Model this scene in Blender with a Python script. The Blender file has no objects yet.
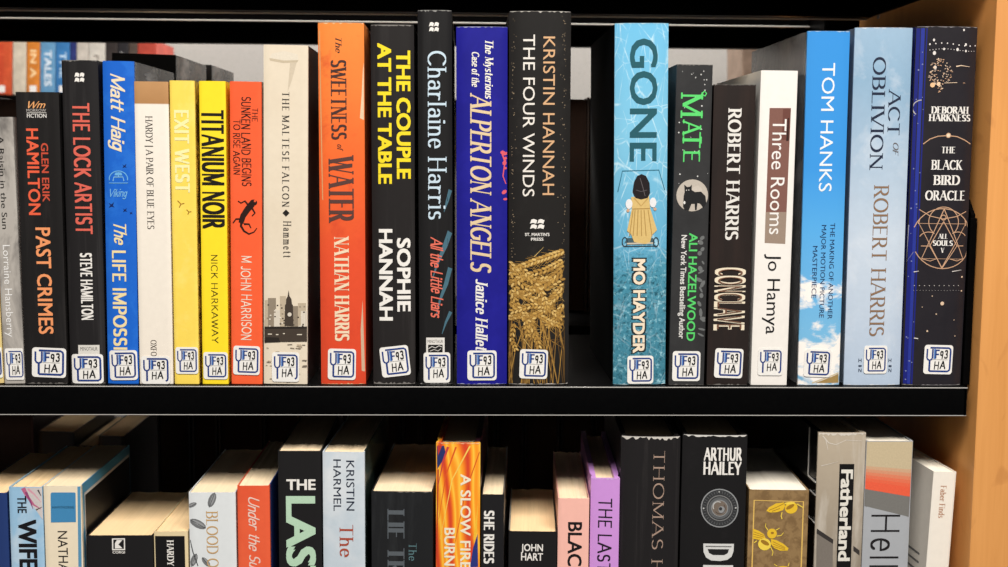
import bpy, bmesh, math, random
from mathutils import Vector, Matrix
from mathutils.geometry import tessellate_polygon
random.seed(7)
SC = bpy.context.scene
COL = SC.collection
PI = math.pi

# ------------------------------------------------------------------ camera
FPX, YAW, PITCH, ROLL, DIST = 1200.0, 0.030, 0.1035, 0.0075, 0.782
_f = Vector((math.sin(YAW), math.cos(YAW), 0)); _r = Vector((math.cos(YAW), -math.sin(YAW), 0)); _u = Vector((0, 0, 1))
_f, _u = math.cos(PITCH)*_f - math.sin(PITCH)*_u, math.sin(PITCH)*_f + math.cos(PITCH)*_u
_r, _u = math.cos(ROLL)*_r + math.sin(ROLL)*_u, math.cos(ROLL)*_u - math.sin(ROLL)*_r
CAMP = Vector((0, -DIST, 0))
def at(px, py, Y=0.0):
    """point where the sight line of a photo pixel meets the upright plane y = Y"""
    d = FPX*_f + (px-504)*_r - (py-283.5)*_u
    return CAMP + d*((Y-CAMP.y)/d.y)
def project(p):
    d = Vector(p)-CAMP; k = FPX/d.dot(_f); return 504+d.dot(_r)*k, 283.5-d.dot(_u)*k
def at_z(px, py, Z):
    d = FPX*_f + (px-504)*_r - (py-283.5)*_u
    return CAMP + d*((Z-CAMP.z)/d.z)
CAMP.z = -at(504, 384.8).z
cam = bpy.data.objects.new('camera', bpy.data.cameras.new('camera')); COL.objects.link(cam)
cam.data.sensor_width = 36; cam.data.lens = FPX*36/1008; cam.data.clip_start = .02; cam.data.clip_end = 50
m = Matrix.Identity(4)
for i, v in enumerate((_r, _u, -_f)):
    for j in range(3): m[j][i] = v[j]
m.translation = CAMP
cam.matrix_world = m
cam.data.dof.use_dof = True; cam.data.dof.focus_distance = .785; cam.data.dof.aperture_fstop = 13
SC.camera = cam

# ------------------------------------------------------------------ world, lights, exposure
w = bpy.data.worlds.new('room_light'); SC.world = w; w.use_nodes = True
w.node_tree.nodes['Background'].inputs[0].default_value = (1, .97, .93, 1)
w.node_tree.nodes['Background'].inputs[1].default_value = .11
def area(name, loc, sx, sy, power, col=(1, .96, .9), rot=(0, 0, 0)):
    l = bpy.data.lights.new(name, 'AREA'); l.shape = 'RECTANGLE'; l.size = sx; l.size_y = sy; l.energy = power; l.color = col
    o = bpy.data.objects.new(name, l); COL.objects.link(o); o.location = loc; o.rotation_euler = rot
    return o
area('aisle_ceiling_light', (.22, -1.15, 1.45), 1.7, .9, 84)
area('far_aisle_ceiling_light', (-.2, 1.3, 1.45), 2.4, .3, 135)
SC.view_settings.view_transform = 'Standard'; SC.view_settings.look = 'None'
SC.view_settings.gamma = 1; SC.view_settings.use_curve_mapping = False
SC.view_settings.exposure = 0.0

# ------------------------------------------------------------------ materials
def lin(c):
    f = lambda v: v/12.92 if v <= .04045 else ((v+.055)/1.055)**2.4
    return tuple(f(x/255) for x in c) + (1,)
def mat(name, c, rough=.5, metal=0, spec=.4):
    m = bpy.data.materials.new(name); m.use_nodes = True
    b = m.node_tree.nodes['Principled BSDF']
    b.inputs['Base Color'].default_value = lin(c); b.inputs['Roughness'].default_value = rough
    b.inputs['Metallic'].default_value = metal; b.inputs['Specular IOR Level'].default_value = spec
    return m
_pm = {}
def ink(c):
    c = tuple(c)
    if c not in _pm:
        m = mat('ink', c, .45, 0, .3); nt = m.node_tree; b = nt.nodes['Principled BSDF']
        n = nt.nodes.new('ShaderNodeTexNoise'); n.inputs['Scale'].default_value = 900
        tc = nt.nodes.new('ShaderNodeTexCoord'); nt.links.new(tc.outputs['Object'], n.inputs['Vector'])
        mx = nt.nodes.new('ShaderNodeMix'); mx.data_type = 'RGBA'
        mx.inputs[6].default_value = lin(c); mx.inputs[7].default_value = lin([v*.9 for v in c])
        nt.links.new(n.outputs['Fac'], mx.inputs[0]); nt.links.new(mx.outputs[2], b.inputs['Base Color'])
        _pm[c] = m
    return _pm[c]
def foil(c):
    m = mat('foil', c, .28, .85); return m
class NT:
    """small helper around one material's node tree"""
    def __init__(s, name, rough=.4, spec=.4):
        s.m = bpy.data.materials.new(name); s.m.use_nodes = True; s.t = s.m.node_tree
        s.b = s.t.nodes['Principled BSDF']; s.b.inputs['Roughness'].default_value = rough; s.b.inputs['Specular IOR Level'].default_value = spec
        s.tc = s.t.nodes.new('ShaderNodeTexCoord')
    def n(s, kind, **kw):
        n = s.t.nodes.new(kind)
        for k, v in kw.items():
            if k.startswith('i_'): n.inputs[k[2:].replace('_', ' ')].default_value = v
            else: setattr(n, k, v)
        return n
    def l(s, a, b): s.t.links.new(a, b)
    def vec(s, scale=(1, 1, 1), rot=(0, 0, 0), loc=(0, 0, 0)):
        mp = s.n('ShaderNodeMapping'); mp.inputs['Scale'].default_value = scale; mp.inputs['Rotation'].default_value = rot; mp.inputs['Location'].default_value = loc
        s.l(s.tc.outputs['Object'], mp.inputs['Vector']); return mp.outputs[0]
    def noise(s, scale, stretch=(1, 1, 1), detail=3, rough=.55, dist=0, rot=(0, 0, 0), loc=(0, 0, 0)):
        n = s.n('ShaderNodeTexNoise', i_Scale=scale, i_Detail=detail, i_Roughness=rough, i_Distortion=dist)
        s.l(s.vec(stretch, rot, loc), n.inputs['Vector']); return n.outputs['Fac']
    def ramp(s, fac, stops, interp='LINEAR'):
        r = s.n('ShaderNodeValToRGB'); cr = r.color_ramp; cr.interpolation = interp
        while len(cr.elements) > 1: cr.elements.remove(cr.elements[-1])
        cr.elements[0].position = stops[0][0]; cr.elements[0].color = lin(stops[0][1])
        for p, c in stops[1:]:
            e = cr.elements.new(p); e.color = lin(c)
        s.l(fac, r.inputs['Fac']); return r.outputs['Color']
    def grey(s, fac, a, b):
        mr = s.n('ShaderNodeMapRange'); mr.inputs[1].default_value = a; mr.inputs[2].default_value = b
        s.l(fac, mr.inputs[0]); return mr.outputs[0]
    def mix(s, fac, a, b):
        mx = s.n('ShaderNodeMix', data_type='RGBA')
        for k, v in ((0, fac), (6, a), (7, b)):
            if isinstance(v, (int, float)): mx.inputs[k].default_value = v
            elif isinstance(v, (tuple, list)): mx.inputs[k].default_value = lin(v)
            else: s.l(v, mx.inputs[k])
        return mx.outputs[2]
    def math(s, op, a, b=0.0):
        n = s.n('ShaderNodeMath', operation=op)
        for k, v in ((0, a), (1, b)):
            if isinstance(v, (int, float)): n.inputs[k].default_value = v
            else: s.l(v, n.inputs[k])
        return n.outputs[0]
    def xyz(s):
        sp = s.n('ShaderNodeSeparateXYZ'); s.l(s.tc.outputs['Object'], sp.inputs[0]); return sp.outputs
    def out(s, col, bump=None, strength=.1):
        s.l(col, s.b.inputs['Base Color'])
        if bump is not None:
            bp = s.n('ShaderNodeBump'); bp.inputs['Strength'].default_value = strength; bp.inputs['Distance'].default_value = .001
            s.l(bump, bp.inputs['Height']); s.l(bp.outputs[0], s.b.inputs['Normal'])
        return s.m

def cover_mat(c, h=.2, rough=.38, var=.1, mottle=None, stops=None, jitter=0, spec=.4, wear=None):
    """printed cover: flat colour or printed bands (stops from foot to head), faint mottling, worn head edge"""
    t = NT('cover', rough, spec)
    z = t.xyz()[2]
    if stops:
        f = t.math('DIVIDE', z, h)
        if jitter:
            f = t.math('ADD', f, t.math('MULTIPLY', t.math('SUBTRACT', t.noise(45), .5), jitter))
        col = t.ramp(f, stops)
    else:
        rgb = t.n('ShaderNodeRGB'); rgb.outputs[0].default_value = lin(c); col = rgb.outputs[0]
    if mottle:
        sc, c2, lo, hi, amt = mottle[:5]; st = mottle[5] if len(mottle) > 5 else (1, 1, 1)
        col = t.mix(t.math('MULTIPLY', t.grey(t.noise(sc, st, 5, .65, .4), lo, hi), amt), col, c2)
    n = t.noise(220, detail=2)
    dk = t.n('ShaderNodeHueSaturation'); t.l(col, dk.inputs['Color'])
    t.l(t.math('ADD', 1-var/2, t.math('MULTIPLY', n, var)), dk.inputs['Value']); col = dk.outputs[0]
    if wear:
        edge = t.math('MULTIPLY', t.math('GREATER_THAN', z, h-.0022), t.math('GREATER_THAN', t.noise(260), .56))
        col = t.mix(edge, col, wear)
    return t.out(col)
def page_mat(c=(250, 226, 190), dark=.95):
    t = NT('paper', .85, .15)
    n = t.noise(1.0, (2600, 25, 25), 2)
    n2 = t.noise(14, (3, 1, 1), 3)
    col = t.mix(t.grey(n, .3, .7), tuple(v*dark for v in c), c)
    col = t.mix(t.math('MULTIPLY', t.grey(n2, .45, .75), .35), col, tuple(v*f for v, f in zip(c, (.95, .91, .85))))
    return t.out(col, n, .12)
PAGES = page_mat(); PAGES_OLD = page_mat((250, 216, 168)); PAGES_WHITE = page_mat((248, 240, 224))

# ------------------------------------------------------------------ objects
def tag(o, label=None, cat=None, group=None, kind=None):
    for k, v in (('label', label), ('category', cat), ('group', group), ('kind', kind)):
        if v: o[k] = v
    return o
def mesh_obj(name, verts, faces, mats, parent=None, mi=None, smooth=False):
    me = bpy.data.meshes.new(name); me.from_pydata([tuple(v) for v in verts], [], faces)
    for mm in (mats if isinstance(mats, (list, tuple)) else [mats]): me.materials.append(mm)
    if mi:
        for p, i in zip(me.polygons, mi): p.material_index = i
    if smooth:
        for p in me.polygons: p.use_smooth = True
        me.set_sharp_from_angle(angle=math.radians(32))
    o = bpy.data.objects.new(name, me); COL.objects.link(o)
    if parent: o.parent = parent
    return o
def bm_obj(name, bm, mats, parent=None, smooth=False):
    me = bpy.data.meshes.new(name); bmesh.ops.recalc_face_normals(bm, faces=bm.faces); bm.to_mesh(me); bm.free()
    for mm in (mats if isinstance(mats, (list, tuple)) else [mats]): me.materials.append(mm)
    if smooth:
        for p in me.polygons: p.use_smooth = True
        me.set_sharp_from_angle(angle=math.radians(40))
    o = bpy.data.objects.new(name, me); COL.objects.link(o)
    if parent: o.parent = parent
    return o
def add_box(bm, x0, x1, y0, y1, z0, z1, bev=0):
    r = bmesh.ops.create_cube(bm, size=1)
    vs = r['verts']
    for v in vs: v.co = Vector(((x0+x1)/2+v.co.x*(x1-x0), (y0+y1)/2+v.co.y*(y1-y0), (z0+z1)/2+v.co.z*(z1-z0)))
    if bev:
        es = list({e for v in vs for e in v.link_edges})
        bmesh.ops.bevel(bm, geom=es, offset=bev, segments=2, affect='EDGES', profile=.6)
def empty(name, loc, rot=(0, 0, 0)):
    o = bpy.data.objects.new(name, None); COL.objects.link(o); o.location = loc; o.rotation_euler = rot; o.empty_display_size = .02
    return o

# ------------------------------------------------------------------ lettering: a pen alphabet (cap height 1, x-height .66)
def A(cx, cy, rx, ry, a0, a1):
    n = max(4, int(abs(a1-a0)/18)); return [(cx+rx*math.cos(math.radians(a0+(a1-a0)*i/n)), cy+ry*math.sin(math.radians(a0+(a1-a0)*i/n))) for i in range(n+1)]
def st(x, y0=0, y1=1): return [(x, y0), (x, y1)]
T = 't'   # marks a hairline stroke
G = {
 'A': (.8, [[T, (0, 0), (.4, 1)], [(.4, 1), (.8, 0)], [T, (.14, .34), (.66, .34)]]),
 'B': (.64, [st(.08), [(.08, 1), (.32, 1)]+A(.34, .76, .22, .24, 90, -90)+[(.08, .52)], [(.34, .52)]+A(.34, .26, .28, .26, 90, -90)+[(.08, 0)]]),
 'C': (.76, [A(.43, .5, .41, .5, 45, 315)]),
 'D': (.78, [st(.08), [(.08, 1), (.3, 1)]+A(.32, .5, .44, .5, 90, -90)+[(.08, 0)]]),
 'E': (.6, [st(.08), [T, (.08, 1), (.56, 1)], [T, (.08, .53), (.47, .53)], [T, (.08, 0), (.59, 0)]]),
 'F': (.56, [st(.08), [T, (.08, 1), (.56, 1)], [T, (.08, .5), (.46, .5)]]),
 'G': (.8, [A(.43, .5, .41, .5, 48, 318), [(.74, .12), (.74, .44)], [T, (.52, .44), (.8, .44)]]),
 'H': (.78, [st(.08), st(.7), [T, (.08, .52), (.7, .52)]]),
 'I': (.16, [st(.08)]),
 'J': (.42, [[(.34, 1), (.34, .2)]+A(.17, .2, .17, .2, 0, -150)]),
 'K': (.7, [st(.08), [T, (.64, 1), (.08, .42)], [(.26, .58), (.68, 0)]]),
 'L': (.58, [st(.08), [T, (.08, 0), (.57, 0)]]),
 'M': (.94, [[T]+st(.08), [(.08, 1), (.47, .08)], [T, (.47, .08), (.86, 1)], st(.86)]),
 'N': (.78, [[T]+st(.08), [(.08, 1), (.7, 0)], [T]+st(.7)]),
 'O': (.86, [A(.43, .5, .41, .5, 90, 450)]),
 'P': (.6, [st(.08), [(.08, 1), (.3, 1)]+A(.31, .73, .26, .27, 90, -90)+[(.08, .46)]]),
 'Q': (.86, [A(.43, .5, .41, .5, 90, 450), [(.5, .2), (.82, -.12)]]),
 'R': (.68, [st(.08), [(.08, 1), (.3, 1)]+A(.31, .74, .25, .26, 90, -90)+[(.08, .48)], [(.33, .48), (.66, 0)]]),
 'S': (.58, [A(.29, .745, .23, .255, 35, 270)+A(.29, .245, .25, .245, 90, -145)]),
 'T': (.68, [st(.34), [T, (.02, 1), (.66, 1)]]),
 'U': (.76, [[(.08, 1), (.08, .3)]+A(.38, .3, .3, .3, 180, 360)+[(.68, 1)]]),
 'V': (.76, [[(0, 1), (.38, 0)], [T, (.38, 0), (.76, 1)]]),
 'W': (1.08, [[(0, 1), (.28, 0)], [T, (.28, 0), (.54, .95)], [(.54, .95), (.8, 0)], [T, (.8, 0), (1.08, 1)]]),
 'X': (.7, [[(.02, 1), (.68, 0)], [T, (.66, 1), (.02, 0)]]),
 'Y': (.7, [[(0, 1), (.35, .46)], [T, (.35, .46), (.7, 1)], [(.35, .46), (.35, 0)]]),
 'Z': (.64, [[T, (.04, 1), (.6, 1)], [(.6, 1), (.04, 0)], [T, (.04, 0), (.62, 0)]]),
 'a': (.52, [A(.25, .45, .19, .2, 155, 0)+[(.44, .1)]+A(.52, .1, .08, .09, 180, 270), A(.25, .2, .2, .19, 30, 330)]),
 'b': (.54, [st(.08), A(.28, .33, .23, .33, 150, -150)]),
 'c': (.48, [A(.28, .33, .23, .33, 45, 315)]),
 'd': (.54, [st(.46), A(.27, .33, .22, .33, 30, 330)]),
 'e': (.52, [[T, (.06, .36), (.49, .36)], A(.28, .33, .22, .33, 6, 318)]),
 'f': (.36, [A(.32, .8, .15, .2, 45, 180)+[(.17, 0)], [T, (.02, .63), (.34, .63)]]),
 'g': (.54, [A(.26, .35, .2, .3, 0, 360), [(.47, .66), (.47, -.08)]+A(.26, -.08, .21, .2, 0, -155)]),
 'h': (.54, [st(.08), A(.28, .4, .19, .26, 165, 0)+[(.47, 0)]]),
 'i': (.16, [st(.08, 0, .66), A(.08, .9, .03, .03, 0, 360)]),
 'j': (.2, [[(.12, .66), (.12, -.1)]+A(.0, -.1, .12, .17, 0, -100), A(.12, .9, .03, .03, 0, 360)]),
 'k': (.52, [st(.08), [T, (.46, .66), (.08, .26)], [(.22, .4), (.5, 0)]]),
 'l': (.16, [st(.08)]),
 'm': (.86, [st(.08, 0, .66), A(.26, .42, .17, .24, 165, 0)+[(.43, 0)], A(.61, .42, .17, .24, 165, 0)+[(.78, 0)]]),
 'n': (.54, [st(.08, 0, .66), A(.28, .42, .19, .24, 165, 0)+[(.47, 0)]]),
 'o': (.54, [A(.27, .33, .23, .33, 90, 450)]),
 'p': (.54, [st(.08, -.28, .66), A(.28, .33, .22, .33, 150, -150)]),
 'q': (.54, [st(.46, -.28, .66), A(.27, .33, .22, .33, 30, 330)]),
 'r': (.4, [st(.08, 0, .66), A(.27, .44, .18, .2, 165, 50)]),
 's': (.44, [A(.22, .49, .16, .17, 35, 270)+A(.22, .16, .18, .16, 90, -145)]),
 't': (.36, [[(.16, .9), (.16, .16)]+A(.28, .14, .12, .14, 180, 290), [T, (.02, .64), (.34, .64)]]),
 'u': (.54, [[(.08, .66), (.08, .22)]+A(.27, .22, .19, .22, 180, 340), st(.46, 0, .66)]),
 'v': (.5, [[(.02, .66), (.25, 0)], [T, (.25, 0), (.48, .66)]]),
 'w': (.76, [[(.02, .66), (.2, 0)], [T, (.2, 0), (.38, .6)], [(.38, .6), (.56, 0)], [T, (.56, 0), (.74, .66)]]),
 'x': (.5, [[(.03, .66), (.47, 0)], [T, (.46, .66), (.03, 0)]]),
 'y': (.5, [[(.02, .66), (.26, .02)], [T, (.48, .66), (.2, -.14)]+A(.1, -.14, .1, .12, 0, -120)]),
 'z': (.46, [[T, (.04, .64), (.42, .64)], [(.42, .64), (.04, .02)], [T, (.04, .02), (.44, .02)]]),
 '9': (.54, [A(.27, .7, .2, .28, 0, 360), [(.47, .7), (.4, 0)]]),
 '3': (.52, [A(.24, .75, .2, .24, 150, -80), A(.24, .26, .24, .27, 85, -150)]),
 '.': (.14, [A(.07, .04, .035, .035, 0, 360)]), '|': (.1, [st(.05, -.2, 1.05)]), "'": (.12, [[(.06, 1), (.05, .75)]]),
 '&': (.8, [[(.76, .05), (.2, .7)]+A(.34, .8, .17, .19, 200, -20)+[(.14, .34)]+A(.32, .22, .24, .23, 160, 390)]),
}
def pen_text(s, w=.12, t=.05, serif=True, slant=0, gap=.17, wob=0):
    """list of convex polygons for a line of pen lettering"""
    out = []; x = 0; rnd = random.Random(s)
    hw = w/2; ht = t/2
    def hull(p, q, a, b):
        (x0, y0), (x1, y1) = p, q
        pts = [(x0+i*a, y0+j*b) for i in (-1, 1) for j in (-1, 1)]+[(x1+i*a, y1+j*b) for i in (-1, 1) for j in (-1, 1)]
        pts = sorted(set(pts)); lo = []; up = []
        cr = lambda o, a_, b_: (a_[0]-o[0])*(b_[1]-o[1])-(a_[1]-o[1])*(b_[0]-o[0])
        for seq, res in ((pts, lo), (pts[::-1], up)):
            for pt in seq:
                while len(res) >= 2 and cr(res[-2], res[-1], pt) <= 1e-12: res.pop()
                res.append(pt)
        return lo[:-1]+up[:-1]
    for ch in s:
        if ch == ' ': x += .42; continue
        wd, strokes = G[ch]
        jy = rnd.uniform(-wob, wob); js = 1+rnd.uniform(-wob, wob); 
        for stq in strokes:
            thin = stq[0] == T
            pts = stq[1:] if thin else stq
            a = (ht*1.1 if thin else hw)
            P = [(px_*1, py_*js+jy) for px_, py_ in pts]
            for p, q in zip(P, P[1:]):
                out.append([(x+i+slant*j, j) for i, j in hull(p, q, a, ht)])
            if serif:
                for e, nb in ((pts[0], pts[1]), (pts[-1], pts[-2])):
                    if abs(e[1]-nb[1]) > .25 and len(pts) <= 2 or (abs(e[0]-nb[0]) < 1e-6 and abs(e[1]-nb[1]) > .2):
                        if e[1] in (0, 1, -.28):
                            sw = a+.085
                            out.append([(x+e[0]-sw+slant*e[1], e[1]-ht), (x+e[0]+sw+slant*e[1], e[1]-ht), (x+e[0]+sw+slant*e[1], e[1]+ht), (x+e[0]-sw+slant*e[1], e[1]+ht)])
                        elif e[1] == .66:
                            out.append([(x+e[0]-a-.08+slant*.66, .66-ht), (x+e[0]+slant*.66, .66-ht), (x+e[0]+slant*.66, .66+ht), (x+e[0]-a-.08+slant*.66, .66+ht)])
        x += wd+gap
    return out
_fc = {}
def bold_text(s, d, slant=0):
    base = sans_text(s, 0, slant); return [[(x+i*d, y+j*d*.7) for x, y in p] for i, j in ((-1, -1), (1, -1), (-1, 1), (1, 1), (0, 0)) for p in base]
def sans_text(s, offset=0, slant=0, space=1.0):
    """polygons of the built-in sans lettering, scaled so capitals are 1 high"""
    key = (s, offset, slant, space)
    if key in _fc: return _fc[key]
    def poly(txt):
        cu = bpy.data.curves.new('t', 'FONT'); cu.body = txt; cu.size = 1; cu.offset = offset; cu.fill_mode = 'FRONT'; cu.dimensions = '2D'; cu.resolution_u = 3; cu.space_character = space
        ob = bpy.data.objects.new('t', cu); me = bpy.data.meshes.new_from_object(ob)
        r = [[(me.vertices[i].co.x, me.vertices[i].co.y) for i in p.vertices] for p in me.polygons]
        bpy.data.objects.remove(ob); bpy.data.curves.remove(cu); bpy.data.meshes.remove(me)
        return r
    cap = max(y for p in poly('H') for _, y in p)
    r = [[(x/cap+slant*y/cap, y/cap) for x, y in p] for p in poly(s)]
    _fc[key] = r
    return r
STY = {
 'sans': lambda s: sans_text(s), 'bold': lambda s: bold_text(s, .028), 'heavy': lambda s: bold_text(s, .05), 'light': lambda s: sans_text(s, -.012),
 'wide': lambda s: sans_text(s, 0, 0, 1.35), 'ultra': lambda s: bold_text(s, .11), 'boldit': lambda s: bold_text(s, .025, .2),
 'serif': lambda s: pen_text(s, .13, .05), 'serifb': lambda s: pen_text(s, .22, .07, gap=.2), 'serifl': lambda s: pen_text(s, .085, .04, gap=.2),
 'serifw': lambda s: pen_text(s, .15, .06, gap=.4), 'fat': lambda s: pen_text(s, .27, .06, gap=.2), 'serifit': lambda s: pen_text(s, .14, .05, slant=.25, gap=.13),
 'serifbit': lambda s: pen_text(s, .2, .07, slant=.22, gap=.16),
 'script': lambda s: pen_text(s, .12, .075, False, .35, .06, .03), 'scriptb': lambda s: pen_text(s, .15, .1, False, .3, .07, .03),
 'thin': lambda s: pen_text(s, .075, .075, False, 0, .2), 'hand': lambda s: pen_text(s, .11, .1, False, .03, .16, .05), 'handb': lambda s: pen_text(s, .12, .11, False, .03, .18, .06),
 'cond': lambda s: pen_text(s, .25, .13, False, 0, .2), 'condl': lambda s: pen_text(s, .2, .13, False, 0, .2), 'fancy': lambda s: pen_text(s, .14, .08, True, 0, .2, .05),
}

class Art:
    """printed marks on one spine: polygons in spine coordinates (u across, v up) that become one mesh lying on the spine"""
    def __init__(s, book, name, layer=1): s.b = book; s.name = name; s.f = []; s.layer = layer
    def poly(s, pts, c, lift=None): s.f.append((pts, c, lift)); return s
    def ply(s, style, i, n):   # overlapping strokes of one letter lie a hair apart
        if style in ('bold', 'heavy', 'ultra', 'boldit'): return (i//max(1, n//5))*5e-6
        return 0.0 if style in ('sans', 'light', 'wide') else (i % 29)*2.5e-6
    def px(s, pts, c): return s.poly([s.b.loc(*p) for p in pts], c)
    def disc(s, x, y, r, c, ry=None, n=16, rot=0, uv=False):
        u, v = (x, y) if uv else s.b.loc(x, y); k = 1 if uv else s.b.ppm
        ry = r if ry is None else ry; cr, sr = math.cos(rot), math.sin(rot)
        P = []
        for i in range(n):
            a, b = r*math.cos(2*PI*i/n), ry*math.sin(2*PI*i/n); P.append((u+(a*cr-b*sr)/k, v+(a*sr+b*cr)/k))
        return s.poly(P, c)
    def line(s, pts, wpx, c, w1=None, uv=False):
        P = pts if uv else [s.b.loc(*p) for p in pts]
        k = 1 if uv else s.b.ppm; n = len(P)
        L = []; R = []
        for i, (u, v) in enumerate(P):
            a = P[max(0, i-1)]; b = P[min(n-1, i+1)]; dx, dy = b[0]-a[0], b[1]-a[1]; q = math.hypot(dx, dy) or 1
            wd = (wpx+((w1 if w1 is not None else wpx)-wpx)*i/max(1, n-1))/2/k
            L.append((u-dy/q*wd, v+dx/q*wd)); R.append((u+dy/q*wd, v-dx/q*wd))
        for i in range(n-1): s.poly([L[i], L[i+1], R[i+1], R[i]], c)
        return s
    def ring(s, x, y, r, wpx, c, a0=0, a1=360, ry=None):
        n = max(6, int(abs(a1-a0)/10)); ry = r if ry is None else ry
        return s.line([(x+r*math.cos(math.radians(a0+(a1-a0)*i/n)), y-ry*math.sin(math.radians(a0+(a1-a0)*i/n))) for i in range(n+1)], wpx, c)
    def down(s, txt, style, xb, xc, y0, y1, c):
        """lettering that reads from head to foot; xb baseline and xc capital line, y0 to y1 its run"""
        ps = STY[style](txt); xs = [p[0] for q in ps for p in q]; g0, g1 = min(xs), max(xs)
        ym = (y0+y1)/2; xm = (xb+xc)/2
        ub, uc = s.b.loc(xb, ym)[0], s.b.loc(xc, ym)[0]; v0, v1 = s.b.loc(xm, y0)[1], s.b.loc(xm, y1)[1]
        for i, q in enumerate(ps): s.poly([(ub+(uc-ub)*gy, v0+(v1-v0)*(gx-g0)/(g1-g0)) for gx, gy in q], c, s.ply(style, i, len(ps)))
        return s
    def across(s, txt, style, x0, x1, yb, yc, c):
        ps = STY[style](txt); xs = [p[0] for q in ps for p in q]; g0, g1 = min(xs), max(xs)
        (u0, vb), (u1, vc) = s.b.loc(x0, yb), s.b.loc(x1, yc); vb = s.b.loc((x0+x1)/2, yb)[1]; vc = s.b.loc((x0+x1)/2, yc)[1]
        for i, q in enumerate(ps): s.poly([(u0+(u1-u0)*(gx-g0)/(g1-g0), vb+(vc-vb)*gy) for gx, gy in q], c, s.ply(style, i, len(ps)))
        return s
    def build(s, parent=None, label=None, mats=None):
        cols = []; V = []; F = []; MI = []
        hw = s.b.w/2-.0002
        base_off = {1: .00003, 2: .00012, 3: .00044, 4: .00048, 5: .00052}[s.layer]
        top = {1: .00008, 2: .0003}.get(s.layer, .00005)
        step = min(3e-6, top/max(1, len(s.f)))
        for k, (pts, c, lift) in enumerate(s.f):
            off = base_off+(k*step if lift is None else lift)
            if c not in cols: cols.append(c)
            tris = [tuple(range(len(pts)))] if len(pts) <= 3 else tessellate_polygon([[Vector((p[0], p[1], 0)) for p in pts]])
            base = len(V); V += [(max(-hw, min(hw, p[0])), off, p[1]) for p in pts]
            for t in tris:
                a, b_, c_ = (pts[i] for i in t)
                ar = (b_[0]-a[0])*(c_[1]-a[1])-(b_[1]-a[1])*(c_[0]-a[0])
                if abs(ar) < 1e-12: continue
                F.append([base+i for i in (t if ar > 0 else t[::-1])]); MI.append(cols.index(c))
        me = bpy.data.meshes.new(s.name); me.from_pydata(V, [], F)
        for p, i in zip(me.polygons, MI): p.material_index = i
        bm = bmesh.new(); bm.from_mesh(me); bpy.data.meshes.remove(me)
        for u in s.b.cuts:
            bmesh.ops.bisect_plane(bm, geom=bm.verts[:]+bm.edges[:]+bm.faces[:], plane_co=(u, 0, 0), plane_no=(1, 0, 0), dist=1e-7)
        for v in bm.verts: v.co.y = s.b.prof(v.co.x)-v.co.y
        me = bpy.data.meshes.new(s.name); bm.to_mesh(me); bm.free()
        for c in cols: me.materials.append((mats or {}).get(c) or ink(c))
        o = bpy.data.objects.new(s.name, me); COL.objects.link(o); o.parent = parent or s.b.root
        if label: o['label'] = label
        return o

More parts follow.
